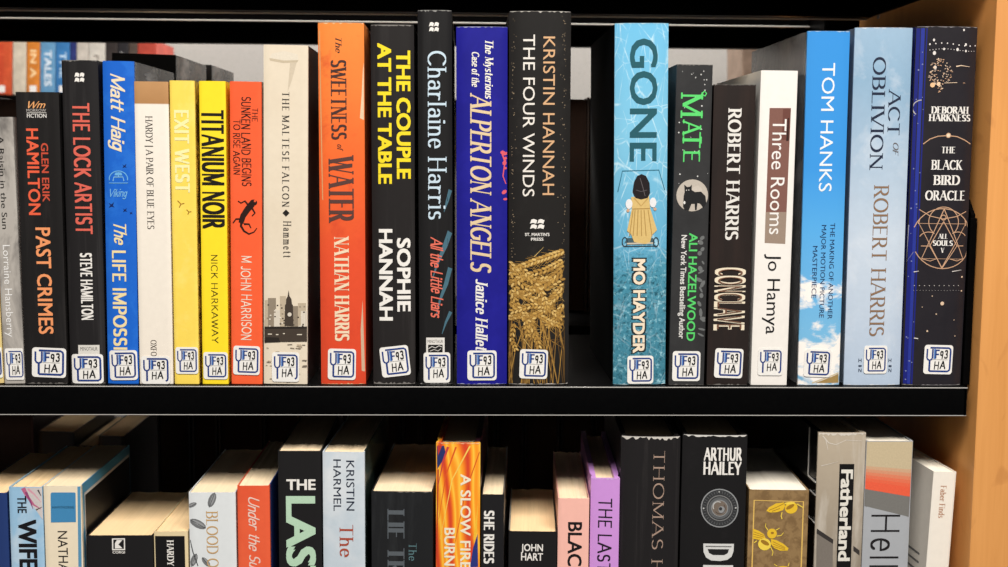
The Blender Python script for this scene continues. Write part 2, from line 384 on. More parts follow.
class Book:
    """a standing book measured on its spine: foot corners (xl0, xr0) at row y0, head corners (xl1, xr1) at row y1"""
    def __init__(s, label, group, bl, br, tl, tr, y1, y0=384.8, kind='pb', depth=.13, cover=None, left=None, right=None, pages=None, Z=0.0, rz=0.0, Y=0.0, sag=.0022, cat='book', head=.003, name='book'):
        s.kind = kind
        pb_, pr_ = at(bl, y0, Y), at(br, y0, Y); pt_, ptr = at(tl, y1, Y), at(tr, y1, Y)
        wb, wt = pr_.x-pb_.x, ptr.x-pt_.x
        s.w = (wb+wt)/2; s.w *= .995
        c0 = (pb_+pr_)/2; c1 = (pt_+ptr)/2
        a = math.atan2(c1.x-c0.x, c1.z-c0.z)
        zt = c1.z
        x_foot = c0.x+(Z-c0.z)*math.tan(a)
        s.h = (zt-Z)/math.cos(a)
        lift = abs(math.sin(a))*s.w/2+.0002
        s.a = a; s.Y = Y
        s.root = empty(name, (x_foot, Y, Z+lift), (0, a, rz)); tag(s.root, label, cat, group)
        s.h -= lift
        s.ppm = FPX/(DIST+Y)*1.0
        s.sag = sag if kind == 'hb' else .0006
        s.depth = depth
        w, h = s.w, s.h
        # cover: a wrap of spine and two boards
        th = .0026 if kind == 'hb' else .0007
        N = 14; outer = []; mi = []
        for k in range(N+1):
            u = -w/2+w*k/N; outer.append((u, s.prof(u)))
        j = .0009 if kind == 'hb' else 0
        L = [(-w/2, depth), (-w/2, .014), (-w/2+j, .0075), (-w/2, .0035)]; R = [(w/2, .0035), (w/2-j, .0075), (w/2, .014), (w/2, depth)]
        O = L+outer+R
        def inn(p, i):
            x, y = p
            if i < len(L): return (-w/2+th+j, y if i else y)
            if i >= len(L)+N+1: return (w/2-th-j, y)
            return (max(-w/2+th+j, min(w/2-th-j, x)), y+th*.8)
        I = [inn(p, i) for i, p in enumerate(O)]
        n = len(O); V = [(x, y, 0) for x, y in O]+[(x, y, h) for x, y in O]+[(x, y, 0) for x, y in I]+[(x, y, h) for x, y in I]
        F = []; M = []
        for i in range(n-1):
            side = 1 if i < len(L)-1 else (2 if i >= n-len(R) else 0)
            F.append((i, i+1, n+i+1, n+i)); M.append(side)
            F.append((2*n+i+1, 2*n+i, 3*n+i, 3*n+i+1)); M.append(side)
            F.append((n+i, n+i+1, 3*n+i+1, 3*n+i)); M.append(side)
            F.append((i+1, i, 2*n+i, 2*n+i+1)); M.append(side)
        F.append((0, n, 3*n, 2*n)); M.append(1); F.append((n-1, 3*n-1, 4*n-1, 2*n-1)); M.append(2)
        cv = cover(h) if callable(cover) else cover
        s.cover = mesh_obj('cover', V, F, [cv, left or cv, right or cv], s.root, M, smooth=True)
        # page block, its head slightly wavy
        ins = head if kind == 'hb' else .0004
        px0, px1 = -w/2+th+j+.0002, w/2-th-j-.0002
        py0, py1 = s.sag+th+.0006, depth-(.004 if kind == 'hb' else .0003)
        bm = bmesh.new(); nx, ny = 8, 5
        rnd = random.Random(label); wav = [rnd.uniform(-.0006, .0002) for _ in range(nx+1)]
        top = [[bm.verts.new((px0+(px1-px0)*i/nx, py0+(py1-py0)*k/ny, h-ins+(wav[i] if kind == 'pb' else wav[i]*.4))) for i in range(nx+1)] for k in range(ny+1)]
        bot = [[bm.verts.new((px0+(px1-px0)*i/nx, py0+(py1-py0)*k/ny, ins)) for i in range(nx+1)] for k in (0, ny)]
        for k in range(ny):
            for i in range(nx): bm.faces.new((top[k][i], top[k][i+1], top[k+1][i+1], top[k+1][i]))
        for i in range(nx):
            bm.faces.new((bot[0][i+1], bot[0][i], bot[1][i], bot[1][i+1]))
            bm.faces.new((bot[0][i], bot[0][i+1], top[0][i+1], top[0][i])); bm.faces.new((bot[1][i+1], bot[1][i], top[ny][i], top[ny][i+1]))
        bm.faces.new([bot[0][0]]+[top[k][0] for k in range(ny+1)]+[bot[1][0]]); bm.faces.new([bot[1][nx]]+[top[k][nx] for k in range(ny, -1, -1)]+[bot[0][nx]])
        s.pages = bm_obj('page_block', bm, pages or PAGES, s.root)
        s.cuts = [w*(k/12-.5) for k in range(1, 12)] if kind == 'hb' else [-.46*w, -.42*w, .42*w, .46*w]
    def prof(s, u):
        q = min(1, abs(2*u/s.w))
        return s.sag*(q**4 if s.kind == 'hb' else max(0, (q-.8)/.2)**3)
    def loc(s, px, py):
        p = at(px, py, s.Y); dx, dz = p.x-s.root.location.x, p.z-s.root.location.z
        ca, sa = math.cos(s.a), math.sin(s.a)
        return (dx*ca-dz*sa, dx*sa+dz*ca)
    def art(s, name, layer=1): return Art(s, name, layer)
    def title(s, *a, name='title_lettering', **k): return s.art(name, 2).down(*a, **k).build()
    def author(s, *a, **k): return s.title(*a, name='author_lettering', **k)
    def call_label(s, x0, x1, y0, y1, tilt=0, bare_foot=False, wr='hand'):
        """white library sticker: blue bracket with a forked post, blue F, handwritten number and letters"""
        W = (x1-x0)/s.ppm; H = (y1-y0)/s.ppm; cu, cv = s.loc((x0+x1)/2, (y0+y1)/2)
        ct, sn = math.cos(tilt), math.sin(tilt)
        def q(a, b):   # sticker coordinates 0..1
            x, y = (a-.5)*W, (b-.5)*H; return (cu+x*ct-y*sn, cv+x*sn+y*ct)
        r = .1; pts = []
        for cx, cy, a0 in ((1-r, 1-r, 0), (r, 1-r, 90), (r, r, 180), (1-r, r, 270)):
            for i in range(5):
                t = math.radians(a0+22.5*i); pts.append(q(cx+r*math.cos(t), cy+r*math.sin(t)))
        st_ = s.art('call_number_sticker', 3).poly(pts, (246, 243, 238))
        o = st_.build(label='white call number sticker with a blue bracket')
        blue = (38, 62, 128); e = s.art('sticker_emblem', 4); lw = .062*W
        e.line([q(.2, .9), q(.84, .9), q(.9, .86), q(.915, .8), q(.915, .2), q(.9, .14), q(.84, .1)]+([] if bare_foot else [q(.2, .1)]), lw, blue, uv=True)
        e.line([q(.1, .86), q(.1, .56), q(.13, .5), q(.19, .47), q(.26, .5), q(.29, .56), q(.29, .86)], lw*.9, blue, uv=True)
        e.line([q(.2, .48), q(.2, .1)], lw*1.05, blue, uv=True)
        e.poly([q(.33, .52), q(.4, .52), q(.4, .86), q(.33, .86)], (96, 140, 205))
        e.line([q(.4, .54), q(.4, .84)], lw*.8, blue, uv=True); e.line([q(.4, .82), q(.53, .82)], lw*.8, blue, uv=True); e.line([q(.4, .68), q(.51, .68)], lw*.8, blue, uv=True)
        e.line([q(.3, .5), q(.82, .5)], lw*.25, (170, 168, 165), uv=True)
        e.build(o)
        t = s.art('sticker_lettering', 5)
        for txt, a0, a1, b0, b1 in (('93', .55, .82, .56, .82), ('HA', .36, .76, .18, .43)):
            ps = pen_text(txt, .17, .15, False, .06, .26, .07); xs = [p[0] for z in ps for p in z]; g0, g1 = min(xs), max(xs)
            for i, z in enumerate(ps): t.poly([q(a0+(a1-a0)*(gx-g0)/(g1-g0), b0+(b1-b0)*gy) for gx, gy in z], (22, 22, 24), (i % 29)*2.5e-6)
        t.build(o)
        return o
    def edge_wear(s, c=(128, 124, 120), head=.0012, foot=.0008, cover=.6):
        """rubbed, whitened head edge; foot strips paint the bright line reflected off the plastic wrap"""
        rnd = random.Random(s.w)
        for v0, hh, sg in ((s.h-.0001, head, -1), (.0001, foot, 1)):
            if not hh: continue
            a = s.art('worn_glint_edge', 1)
            n = 26; on = True
            tops = [rnd.uniform(.15, 1)*hh if rnd.random() < cover else .1*hh for _ in range(n+1)]
            for i in range(n):
                u0, u1 = s.w*(.97*(i/n-.5)), s.w*(.97*((i+1)/n-.5))
                a.poly([(u0, v0), (u1, v0), (u1, v0+sg*tops[i+1]), (u0, v0+sg*tops[i])], c)
            a.build()
    def side_panel(s, side, y0, y1, z0, z1, c, name):
        """printed panel on a board: side -1 or 1, y back from the spine, z up from the foot"""
        x = side*(s.w/2+.00012); P = [(x, y0, z0), (x, y1, z0), (x, y1, z1), (x, y0, z1)]
        return mesh_obj(name, P, [(0, 1, 2, 3) if side > 0 else (3, 2, 1, 0)], ink(c), s.root)

# ------------------------------------------------------------------ the bookcase
BLACK = (14, 14, 15)
STEEL = NT('black_steel', .3, .03); STEEL = STEEL.out(STEEL.mix(STEEL.noise(300), (5, 5, 6), (9, 9, 9)), STEEL.noise(900), .06)
def wood_mat():
    t = NT('maple_laminate', .42, .35)
    g = t.noise(1.0, (190, 60, 7), 4, .6, .6)
    fl = t.noise(1.0, (38, 12, 22), 3, .5, 1.6, (0, .5, 0))
    big = t.noise(1.0, (9, 6, 2), 2)
    c = t.mix(t.grey(g, .3, .7), (208, 144, 79), (220, 156, 90))
    c = t.mix(t.math('MULTIPLY', t.grey(big, .35, .7), .5), c, (206, 138, 72))
    c = t.mix(t.math('MULTIPLY', t.grey(fl, .6, .7), .5), c, (184, 122, 66))
    wv = t.n('ShaderNodeTexWave', wave_type='RINGS', rings_direction='Y', i_Scale=5.0, i_Distortion=9.0, i_Detail=2.0); t.l(t.vec((1, .3, .22), (0, 0, 0), (.9, 0, .35)), wv.inputs['Vector'])
    c = t.mix(t.math('MULTIPLY', t.grey(wv.outputs['Fac'], .86, .98), .3), c, (186, 122, 64))
    return t.out(c, g, .04)
WOOD = wood_mat()
XL = -.52
YB0, YB1 = .23, .285                                   # rear edge of the near shelf, front edge of the far one
XR = at(966.5, 400, -.004).x                            # right end of the shelves
ZU = .267; ZLOW = -.286
FLOOR = -1.15
YP = -.009
XW = at(977.2, 400, YP).x                            # inner face of the wooden end
case = empty('bookcase', (0, 0, FLOOR)); tag(case, 'black steel bookcase with a wooden end panel holding both rows of books', 'bookcase')
def cz(bm):                                            # parts are written in room coordinates, the bookcase stands at its foot
    for v in bm.verts: v.co.z -= FLOOR
    return bm
def shelf(z, tilt=0):
    """folded steel pan: deck, front lip with a returned flange, rear lip; z is the deck"""
    bm = bmesh.new()
    for y0, y1 in ((-.005, YB0), (YB1, .515)):
        add_box(bm, XL, XR, y0+.0012, y1-.0012, z-.0016, z)
        add_box(bm, XL, XR, y0, y0+.0024, z-.0195, z, .0009)
        add_box(bm, XL, XR, y1-.0024, y1, z-.0195, z, .0009)
        add_box(bm, XL, XR, y0+.0012, y0+.016, z-.0195, z-.018)
        add_box(bm, XL, XR, y1-.016, y1-.0012, z-.0195, z-.018)
        add_box(bm, XR-.0024, XR, y0, y1, z-.0195, z-.0006, .0006)
    return bm_obj('shelf', cz(bm), STEEL, case, True)
shelf(0.0)
shelf(ZLOW)
shelf(ZU+.0195)
bm = bmesh.new(); add_box(bm, XW, XW+.062, YP, .535, FLOOR, .62, .0015); bm_obj('end_panel', cz(bm), WOOD, case, True)
bm = bmesh.new(); add_box(bm, XL-.03, XL-.002, YP, .535, FLOOR, .62, .0015); bm_obj('end_panel', cz(bm), WOOD, case, True)
def bracket(z, x):
    bm = bmesh.new()
    h = .124
    prof = [(.003, z-.017), (.003, z+h-.01), (.013, z+h), (.226, z+h), (.226, z-.017)]
    a = [bm.verts.new((x, y, zz)) for y, zz in prof]; b = [bm.verts.new((x+.0026, y, zz)) for y, zz in prof]
    bm.faces.new(a); bm.faces.new(b[::-1])
    for i in range(5): bm.faces.new((a[i], a[(i+1) % 5], b[(i+1) % 5], b[i]))
    add_box(bm, x-.0012, x+.0034, .0012, .0036, z+.0002, z+h-.012, .0005)
    bm_obj('shelf_bracket', cz(bm), STEEL, case)
for z in (0, ZLOW): bracket(z, XR+.0004)
# pale strips painting the glint on bare edges of the folded steel, and the hook tabs under the top shelf
EDGE = mat('pale_glint_edge', (196, 193, 188), .35, .2)
def glint_edge(y, z, r=.0004, x0=XL, x1=XR):
    bm = bmesh.new(); add_box(bm, x0, x1, y-r, y+r, z-r, z+r, r*.6); bm_obj('glint_edge', cz(bm), EDGE, case)
for y in (YB0-.001, YB1+.001): glint_edge(y, ZU-.0003, .0008)
glint_edge(-.0049, -.0006, .0003); glint_edge(-.0046, -.0193, .0003)
for (px0, py0, px1, py1) in ((875, 19.5, 881, 17), (882, 18, 898, 12.5), (921.5, 7.6, 927, 5.6)):
    a, b_ = at_z(px0, py0, ZU), at_z(px1, py1, ZU); bm = bmesh.new()
    d = (b_-a).normalized(); n = Vector((-d.y, d.x, 0))*.0016
    lo = [bm.verts.new(q+Vector((0, 0, -.0009))) for q in (a-n, a+n, b_+n, b_-n)]; hi = [bm.verts.new(q+Vector((0, 0, .003))) for q in (a-n, a+n, b_+n, b_-n)]
    bm.faces.new(lo); bm.faces.new(hi)
    for k in range(4): bm.faces.new((lo[k], lo[(k+1) % 4], hi[(k+1) % 4], hi[k]))
    bm_obj('hook_tab', cz(bm), mat('grey_steel', (120, 118, 115), .35, .3), case)
for x in (XL+.004, XR-.034):
    bm = bmesh.new(); add_box(bm, x, x+.03, YB0+.004, YB1-.004, FLOOR, .6, .002); bm_obj('upright', cz(bm), STEEL, case)

# ------------------------------------------------------------------ beyond the bookcase: the next aisle
t = NT('grey_painted_wall', .8, .2); WALL = t.out(t.mix(t.grey(t.noise(420, detail=2), .52, .7), (137, 134, 131), (122, 120, 117)))
def slab(name, x0, x1, y0, y1, z0, z1, m):
    bm = bmesh.new(); add_box(bm, x0, x1, y0, y1, z0, z1); return tag(bm_obj(name, bm, m), kind='structure')
YF = 1.45
slab('wall_back', -1.6, 1.6, YF+.24, YF+.3, FLOOR, 1.5, WALL)
t = NT('carpet', .95, .1); CARPET = t.out(t.mix(t.noise(160), (70, 68, 72), (92, 90, 94)))
slab('floor', -1.6, 1.6, -1.9, YF+.3, FLOOR-.05, FLOOR, CARPET)
zf = at(60, 95.5, YF).z
rack = empty('wall_shelf', (-.3, YF, zf-.02)); tag(rack, 'black shelf on the back wall across the next aisle, seen above the opposite books', 'shelf')
bm = bmesh.new(); add_box(bm, -1.0, 1.0, 0, .236, 0, .02, .002); bm_obj('board', bm, STEEL, rack)
for bx in (-.5, .5):
    bm = bmesh.new(); add_box(bm, bx, bx+.02, .02, .236, -.16, 0, .002); bm_obj('shelf_bracket', bm, STEEL, rack)
FARL = 'blurred books on the far wall shelf'
def far_book(x0, x1, c, label, band=None, h=.2, lab=True):
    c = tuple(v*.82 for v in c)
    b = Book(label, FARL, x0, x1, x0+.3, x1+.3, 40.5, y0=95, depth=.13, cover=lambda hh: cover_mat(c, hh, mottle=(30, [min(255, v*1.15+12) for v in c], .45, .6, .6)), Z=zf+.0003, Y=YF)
    # the spine runs on above the shelf edge in front of it
    if band: b.art('spine_lettering').down(band[0], 'bold', x0+(x1-x0)*.3, x0+(x1-x0)*.75, band[1], band[2], band[3]).build()
    if lab: 
        a = b.art('call_number_sticker', 2); xm = (x0+x1)/2; a.px([(xm-3.5, 92.5), (xm+3.5, 92.5), (xm+3.5, 85.5), (xm-3.5, 85.5)], (240, 238, 236)); a.build()
    return b
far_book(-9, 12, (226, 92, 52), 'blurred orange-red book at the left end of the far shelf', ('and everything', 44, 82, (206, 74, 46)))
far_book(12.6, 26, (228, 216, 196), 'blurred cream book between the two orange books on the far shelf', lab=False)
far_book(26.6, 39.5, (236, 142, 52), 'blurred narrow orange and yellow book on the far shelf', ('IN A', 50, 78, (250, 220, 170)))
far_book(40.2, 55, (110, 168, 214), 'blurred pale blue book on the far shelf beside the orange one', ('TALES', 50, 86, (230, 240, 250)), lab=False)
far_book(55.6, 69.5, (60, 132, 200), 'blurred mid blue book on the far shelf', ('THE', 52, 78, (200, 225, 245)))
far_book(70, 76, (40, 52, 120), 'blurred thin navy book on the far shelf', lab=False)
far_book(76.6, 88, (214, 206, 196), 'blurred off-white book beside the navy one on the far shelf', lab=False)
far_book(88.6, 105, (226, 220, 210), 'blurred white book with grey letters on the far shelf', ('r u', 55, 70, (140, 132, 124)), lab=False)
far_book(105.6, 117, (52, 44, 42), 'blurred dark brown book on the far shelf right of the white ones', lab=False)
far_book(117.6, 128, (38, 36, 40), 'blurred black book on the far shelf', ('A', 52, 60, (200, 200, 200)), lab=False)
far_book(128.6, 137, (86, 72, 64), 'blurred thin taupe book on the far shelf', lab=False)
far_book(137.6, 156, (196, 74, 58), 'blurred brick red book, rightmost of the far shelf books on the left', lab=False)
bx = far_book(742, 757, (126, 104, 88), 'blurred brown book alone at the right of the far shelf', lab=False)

# books of the opposite side: their fore-edges face this aisle
OPP = 'opposite-side books with fore-edges this way'
FORE = page_mat((44, 29, 22), .8); FORE2 = page_mat((214, 186, 140))  # FORE is page paper darkened: the deep shade put into its colour
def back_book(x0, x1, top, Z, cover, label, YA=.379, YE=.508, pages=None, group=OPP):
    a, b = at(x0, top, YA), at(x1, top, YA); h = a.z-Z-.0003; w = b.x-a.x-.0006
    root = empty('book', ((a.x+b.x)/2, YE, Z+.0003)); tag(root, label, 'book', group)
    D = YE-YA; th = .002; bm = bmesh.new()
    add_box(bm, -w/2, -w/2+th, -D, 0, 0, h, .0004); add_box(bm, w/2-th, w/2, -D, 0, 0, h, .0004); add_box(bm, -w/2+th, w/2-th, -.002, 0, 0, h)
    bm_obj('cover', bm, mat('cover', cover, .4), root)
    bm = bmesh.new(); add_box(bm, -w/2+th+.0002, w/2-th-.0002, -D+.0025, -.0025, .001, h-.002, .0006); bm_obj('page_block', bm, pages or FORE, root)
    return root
DK = (26, 18, 16)
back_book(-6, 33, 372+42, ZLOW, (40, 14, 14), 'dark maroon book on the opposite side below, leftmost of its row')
SR = 'second-row books below with dark spines'
def second(x0, x1, top, c, label):
    return Book(label, SR, x0, x1, x0, x1, top, y0=500, Y=.3, depth=.125, cover=K(c), pages=PAGES_OLD, Z=ZLOW+.0003)
K = lambda c, **kw: (lambda h: cover_mat(c, h, **kw))
second(38, 74, 431.5, (14, 13, 14), 'short black-spined book with cream page tops behind the light blue lower book')
second(76, 97, 446, (20, 17, 16), 'shortest dark second-row book behind the blue-edged lower book')
second(98.5, 124, 436, (22, 18, 17), 'dark second-row book rising right of the blue-edged lower book')
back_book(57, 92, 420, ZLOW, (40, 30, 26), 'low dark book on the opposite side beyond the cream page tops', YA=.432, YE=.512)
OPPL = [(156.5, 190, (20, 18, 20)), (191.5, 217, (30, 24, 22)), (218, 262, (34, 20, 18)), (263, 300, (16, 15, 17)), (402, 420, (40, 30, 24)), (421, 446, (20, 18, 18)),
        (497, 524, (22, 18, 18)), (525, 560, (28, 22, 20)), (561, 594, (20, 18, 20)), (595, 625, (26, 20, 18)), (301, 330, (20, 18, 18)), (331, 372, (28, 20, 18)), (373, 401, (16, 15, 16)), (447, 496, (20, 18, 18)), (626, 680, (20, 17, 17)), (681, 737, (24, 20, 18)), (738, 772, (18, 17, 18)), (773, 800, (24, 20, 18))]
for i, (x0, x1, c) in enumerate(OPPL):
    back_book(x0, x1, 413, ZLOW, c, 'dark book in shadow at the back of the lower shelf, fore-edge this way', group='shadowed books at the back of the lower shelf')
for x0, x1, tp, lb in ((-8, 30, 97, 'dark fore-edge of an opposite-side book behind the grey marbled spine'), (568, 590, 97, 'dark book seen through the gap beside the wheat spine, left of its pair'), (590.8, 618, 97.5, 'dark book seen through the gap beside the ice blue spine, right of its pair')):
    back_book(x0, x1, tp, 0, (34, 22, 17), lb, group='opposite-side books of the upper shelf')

# ------------------------------------------------------------------ upper row
UP = 'books on the upper shelf'
K = lambda c, **kw: (lambda h: cover_mat(c, h, **kw))
WH = (244, 240, 234)
CREAMY = (246, 226, 172)
BLK = (27, 25, 25)
def waves_mark(b, x0, x1, y0, y1, c):
    """the publisher's mark: two stacked wavy flags"""
    a = b.art('publisher_mark', 2); w = x1-x0; h = y1-y0
    for k in range(2):
        yb = y0+h*(.5*k)
        for j in range(2):
            xa = x0+w*.5*j; a.px([(xa+w*.1, yb+h*.05), (xa+w*.28, yb), (xa+w*.5, yb+h*.12), (xa+w*.42, yb+h*.46), (xa+w*.2, yb+h*.36), (xa, yb+h*.44)], c)
    return a.build()

b = Book('sliver of a cream and yellow book at the far left edge of the upper shelf', UP, -30, 3.6, -45, -10, 122, cover=K((222, 196, 132)))
b.call_label(-22, 2.8, 347, 378)
b = Book('grey marbled paperback with black lettering at the left end of the upper row', UP, 4.6, 24.8, -8.5, 12.4, 117, cover=K((176, 170, 163), mottle=(26, (92, 88, 86), .48, .62, .9, (1, 1, .5))))
b.title('A Raisin in the Sun', 'sans', .2, 5.6, 136, 229, (24, 22, 22)); b.author('Lorraine Hansberry', 'sans', 5, 12, 245, 337, (240, 238, 236))
b.call_label(5.6, 24.2, 348, 380)

b = Book('black paperback with orange lettering, second black-topped spine from the left', UP, 26.3, 66.8, 14.3, 59.2, 92, cover=K(BLK, mottle=(40, (48, 45, 44), .5, .7, .5, (3, 1, .3))), left=mat('cover', (150, 74, 60), .5))
a = b.art('publisher_mark', 2)
a.across('Wm', 'script', 28, 45.5, 108, 101.5, (238, 170, 110)).across('MORROW', 'sans', 26.5, 46, 111.8, 109, (190, 184, 180)).across('FICTION', 'bold', 27, 46.5, 117.6, 113.8, (226, 222, 218))
a.line([(27, 112.7), (46.5, 112.7)], .6, (200, 196, 190)); a.build()
b.author('HAMILTON', 'bold', 27.8, 39.2, 128.5, 215, (240, 100, 68)); b.author('GLEN ERIK', 'bold', 42, 48.8, 143, 202, (205, 82, 60))
b.title('PAST CRIMES', 'bold', 37.5, 51.5, 227.5, 334, (246, 158, 104))
b.call_label(32.4, 66, 347.5, 377.5, -.04); b.edge_wear(head=0)  # foot strip only: the bright line reflected off the plastic wrap

b = Book('black hardcover with salmon red title letters, left of the blue cursive spine', UP, 70.4, 105.2, 60, 97.4, 60, kind='hb', depth=.155, cover=K((31, 29, 30), mottle=(30, (58, 56, 56), .52, .7, .5, (6, 1, .25))), sag=.0018)
waves_mark(b, 74.5, 84.5, 72.5, 82.5, WH)
b.title('THE LOCK ARTIST', 'condl', 75, 90, 103, 234, (226, 104, 88)); b.author('STEVE HAMILTON', 'cond', 81.5, 92, 253, 320, WH)
a = b.art('imprint_sticker', 2); a.px([(78.5, 357), (99.5, 357), (99.3, 345), (78.2, 345)], (226, 222, 214)); a.across('MINOTAUR', 'sans', 80.5, 97.5, 350.6, 347, (60, 56, 54)); a.build()
b.call_label(71.8, 103, 353.8, 383.6); b.edge_wear(foot=.0006)

b = Book('bright blue book with cream cursive author name and little birds', UP, 108.6, 137.4, 101, 134.4, 61, kind='hb', depth=.106, cover=K((26, 98, 200), mottle=(60, (40, 116, 214), .5, .6, .5)), right=K((56, 60, 68), rough=.22, mottle=(26, (120, 126, 136), .5, .66, .8, (1, 1, 3)))(.2), sag=.0012)
b.author('Matt Haig', 'scriptb', 111.5, 124.5, 73.5, 152, (244, 228, 196))
a = b.art('publisher_mark', 2); a.ring(118.4, 179, 9.2, 1, (110, 178, 230), -10, 190, 8); a.line([(109, 183), (128, 183)], .8, (110, 178, 230)); a.line([(113, 181), (114, 177), (123, 177), (124, 181)], 1, (130, 190, 235)); a.line([(118.5, 177), (118.5, 172)], .8, (130, 190, 235)); a.px([(114.5, 175.5), (122.5, 175.5), (121.5, 172.5), (115.5, 172.5)], (110, 178, 230))
a.across('Viking', 'script', 110, 127.6, 196.5, 189, (120, 184, 232)); a.build()
a = b.art('bird_picture', 2)
for x, y, r in ((124.5, 166, 2.2), (111.5, 205, 3), (125, 210, 2.2), (122, 239, 1.6), (131, 213, 1.5)):
    a.px([(x-r, y-r*.7), (x, y-.2*r), (x+r*.8, y-r), (x+r*.5, y+.3*r), (x+r*1.1, y+r*.8), (x, y+r*.5), (x-r*.9, y+r*.9), (x-r*.4, y)], (18, 36, 96))
a.build()
b.title('The', 'scriptb', 114.5, 126, 224, 245, CREAMY); b.title('LIFE IMPOSSIBLE', 'condl', 113.8, 126, 250.5, 379, CREAMY)
b.call_label(109.8, 137.2, 350, 380.2, .02)

b = Book('cream paperback with a tan band at its head between the blue and pale yellow spines', UP, 140, 173, 133.6, 168.2, 81.5, cover=lambda h: cover_mat(None, h, stops=[(0, (236, 226, 212)), (.926, (238, 230, 218)), (.929, (176, 130, 84)), (1, (190, 144, 98))]), depth=.128)
b.title('HARDY | A PAIR OF BLUE EYES', 'serif', 146.6, 153.2, 116, 229, (60, 52, 48)); b.art('publisher_lettering', 2).down('OXFORD', 'serif', 151, 156.6, 340, 364, (70, 62, 58)).build()
b.call_label(141.4, 170.3, 355.8, 384, 0, True)

b = Book('pale yellow paperback with almost white block letters, second from the tan-topped one', UP, 175.4, 198.4, 168.6, 195, 80.5, cover=K((246, 214, 92), mottle=(50, (250, 224, 120), .5, .65, .6)), right=K((120, 92, 30), mottle=(300, (240, 205, 90), .5, .55, 1, (1, 1, .4)))(.2), depth=.128)
b.title('EXIT WEST', 'cond', 175.6, 188.5, 110, 192.5, (252, 244, 178))
a = b.art('bird_picture', 2)
for x, y, r in ((181, 204, 3.4), (189, 212, 2.4)):
    a.line([(x-r, y-r), (x, y), (x+r, y-r*.2)], .9, (168, 120, 40)); a.line([(x, y), (x-.5*r, y+r)], .9, (168, 120, 40))
a.build()
b.call_label(175.8, 198.2, 346.8, 374)

b = Book('bright yellow paperback with heavy black title letters left of the orange-red lizard spine', UP, 203, 228, 198.4, 225.8, 81, cover=K((250, 220, 44)), left=mat('cover', (226, 190, 60), .5), depth=.128)
b.title('TITANIUM NOIR', 'cond', 203.2, 223, 110, 228.5, (28, 24, 20)); b.author('NICK HARKAWAY', 'thin', 211.6, 217.8, 255, 343, (50, 44, 24))
b.call_label(203.6, 227.8, 351.8, 379.4)

b = Book('orange-red paperback with a black salamander and hand-drawn title letters', UP, 231.4, 262.4, 229.6, 261.2, 81.5, cover=K((242, 98, 56), mottle=(20, (236, 88, 48), .4, .7, .6)), right=mat('cover', (226, 214, 200), .5), depth=.128)
INK = (52, 26, 22)
b.title('THE', 'hand', 252.3, 257.6, 108, 121.5, INK); b.title('SUNKEN LAND BEGINS', 'hand', 242, 250.6, 97, 186, INK); b.title('TO RISE AGAIN', 'hand', 233.6, 240, 119.5, 174.5, INK)
a = b.art('salamander_picture', 2); SB = (44, 24, 20)
a.line([(253, 203), (249, 207), (245, 213), (242, 219), (241, 226), (244, 231), (249, 234), (254, 232), (257, 228)], 4, SB, .8)
a.line([(252, 204), (247, 210), (243, 216), (241, 223)], 6.5, SB, 5); a.disc(253.5, 202.5, 3.7, SB, 3); a.disc(255, 201, 1.1, (242, 98, 56))
for p in ([(249, 206), (245, 201), (241, 203), (238, 201)], [(252, 208), (255, 213), (252, 216)], [(242, 219), (236, 219), (233, 223)], [(244, 224), (249, 224), (251, 228)]): a.line(p, 1.9, SB, 1.1)
a.build()
b.author('M JOHN HARRISON', 'hand', 241.6, 251, 256, 340, (250, 226, 206))
b.call_label(233.4, 260, 345.6, 375, -.02)

b = Book('tall beige paperback with a sepia city skyline at its foot', UP, 264, 307, 263, 308.4, 45, cover=K((222, 208, 186), mottle=(14, (230, 218, 198), .4, .7, .7)), right=mat('cover', (40, 34, 32), .3), depth=.14)
b.title('THE MALTESE FALCON', 'serifw', 282.4, 289, 92, 207, (58, 52, 48)); b.author('Hammett', 'serifw', 283.5, 291, 221, 257.5, (62, 56, 52))
a = b.art('spade_mark', 2); a.px([(282.5, 213), (286, 209.4), (289.6, 213), (286, 216.6)], (34, 30, 28)); a.build()
a = b.art('relief_shading', 1); a.px([(269.4, 58), (272, 53.5), (284, 51), (297.5, 54), (298.6, 60), (284, 60.5)], (232, 221, 202)); a.px([(269.4, 58), (284, 60.5), (298.6, 60), (297, 62.4), (283, 63), (270, 60.6)], (204, 188, 162)); a.px([(290, 63), (296.6, 62.6), (292, 80), (287.6, 92)], (214, 199, 176)); a.build()  # light and shadow of the embossing painted as flat shapes
a = b.art('skyline_picture', 2); S1, S2, S3, S4 = (196, 180, 156), (150, 136, 118), (70, 60, 52), (44, 38, 34)
rnd = random.Random(3)
for x0, x1, y0, c in ((264.5, 307, 342, S1), (265, 274, 300, S1), (268, 276, 298, S2), (274, 287, 310, (222, 212, 196)), (280, 286, 296, S1), (291, 300, 306, S2), (298, 306, 303, S1), (301, 307, 311, (224, 214, 198))):
    a.px([(x0, 328), (x1, 328), (x1, y0 if y0 < 328 else 320), (x0, y0 if y0 < 328 else 320)], c)
for k in range(40):
    x = rnd.uniform(265, 304); y = rnd.uniform(304, 326); a.px([(x, y+1.3), (x+1.6, y+1.3), (x+1.6, y), (x, y)], rnd.choice((S2, S3, (232, 222, 206))))
a.px([(284.6, 326), (293.4, 326), (293, 305), (292, 304), (291.5, 299), (289.5, 296), (288.6, 290), (287.8, 296), (286.2, 299), (286, 304), (285, 305)], S3); a.disc(289.6, 314.4, 2.3, (226, 216, 200)); a.ring(289.6, 314.4, 2.3, .5, S4)
a.px([(264.4, 342), (307, 341.4), (307, 326.5), (264.4, 326.5)], S3); a.px([(264.4, 329), (307, 328.6), (307, 326.5), (264.4, 326.5)], S4)
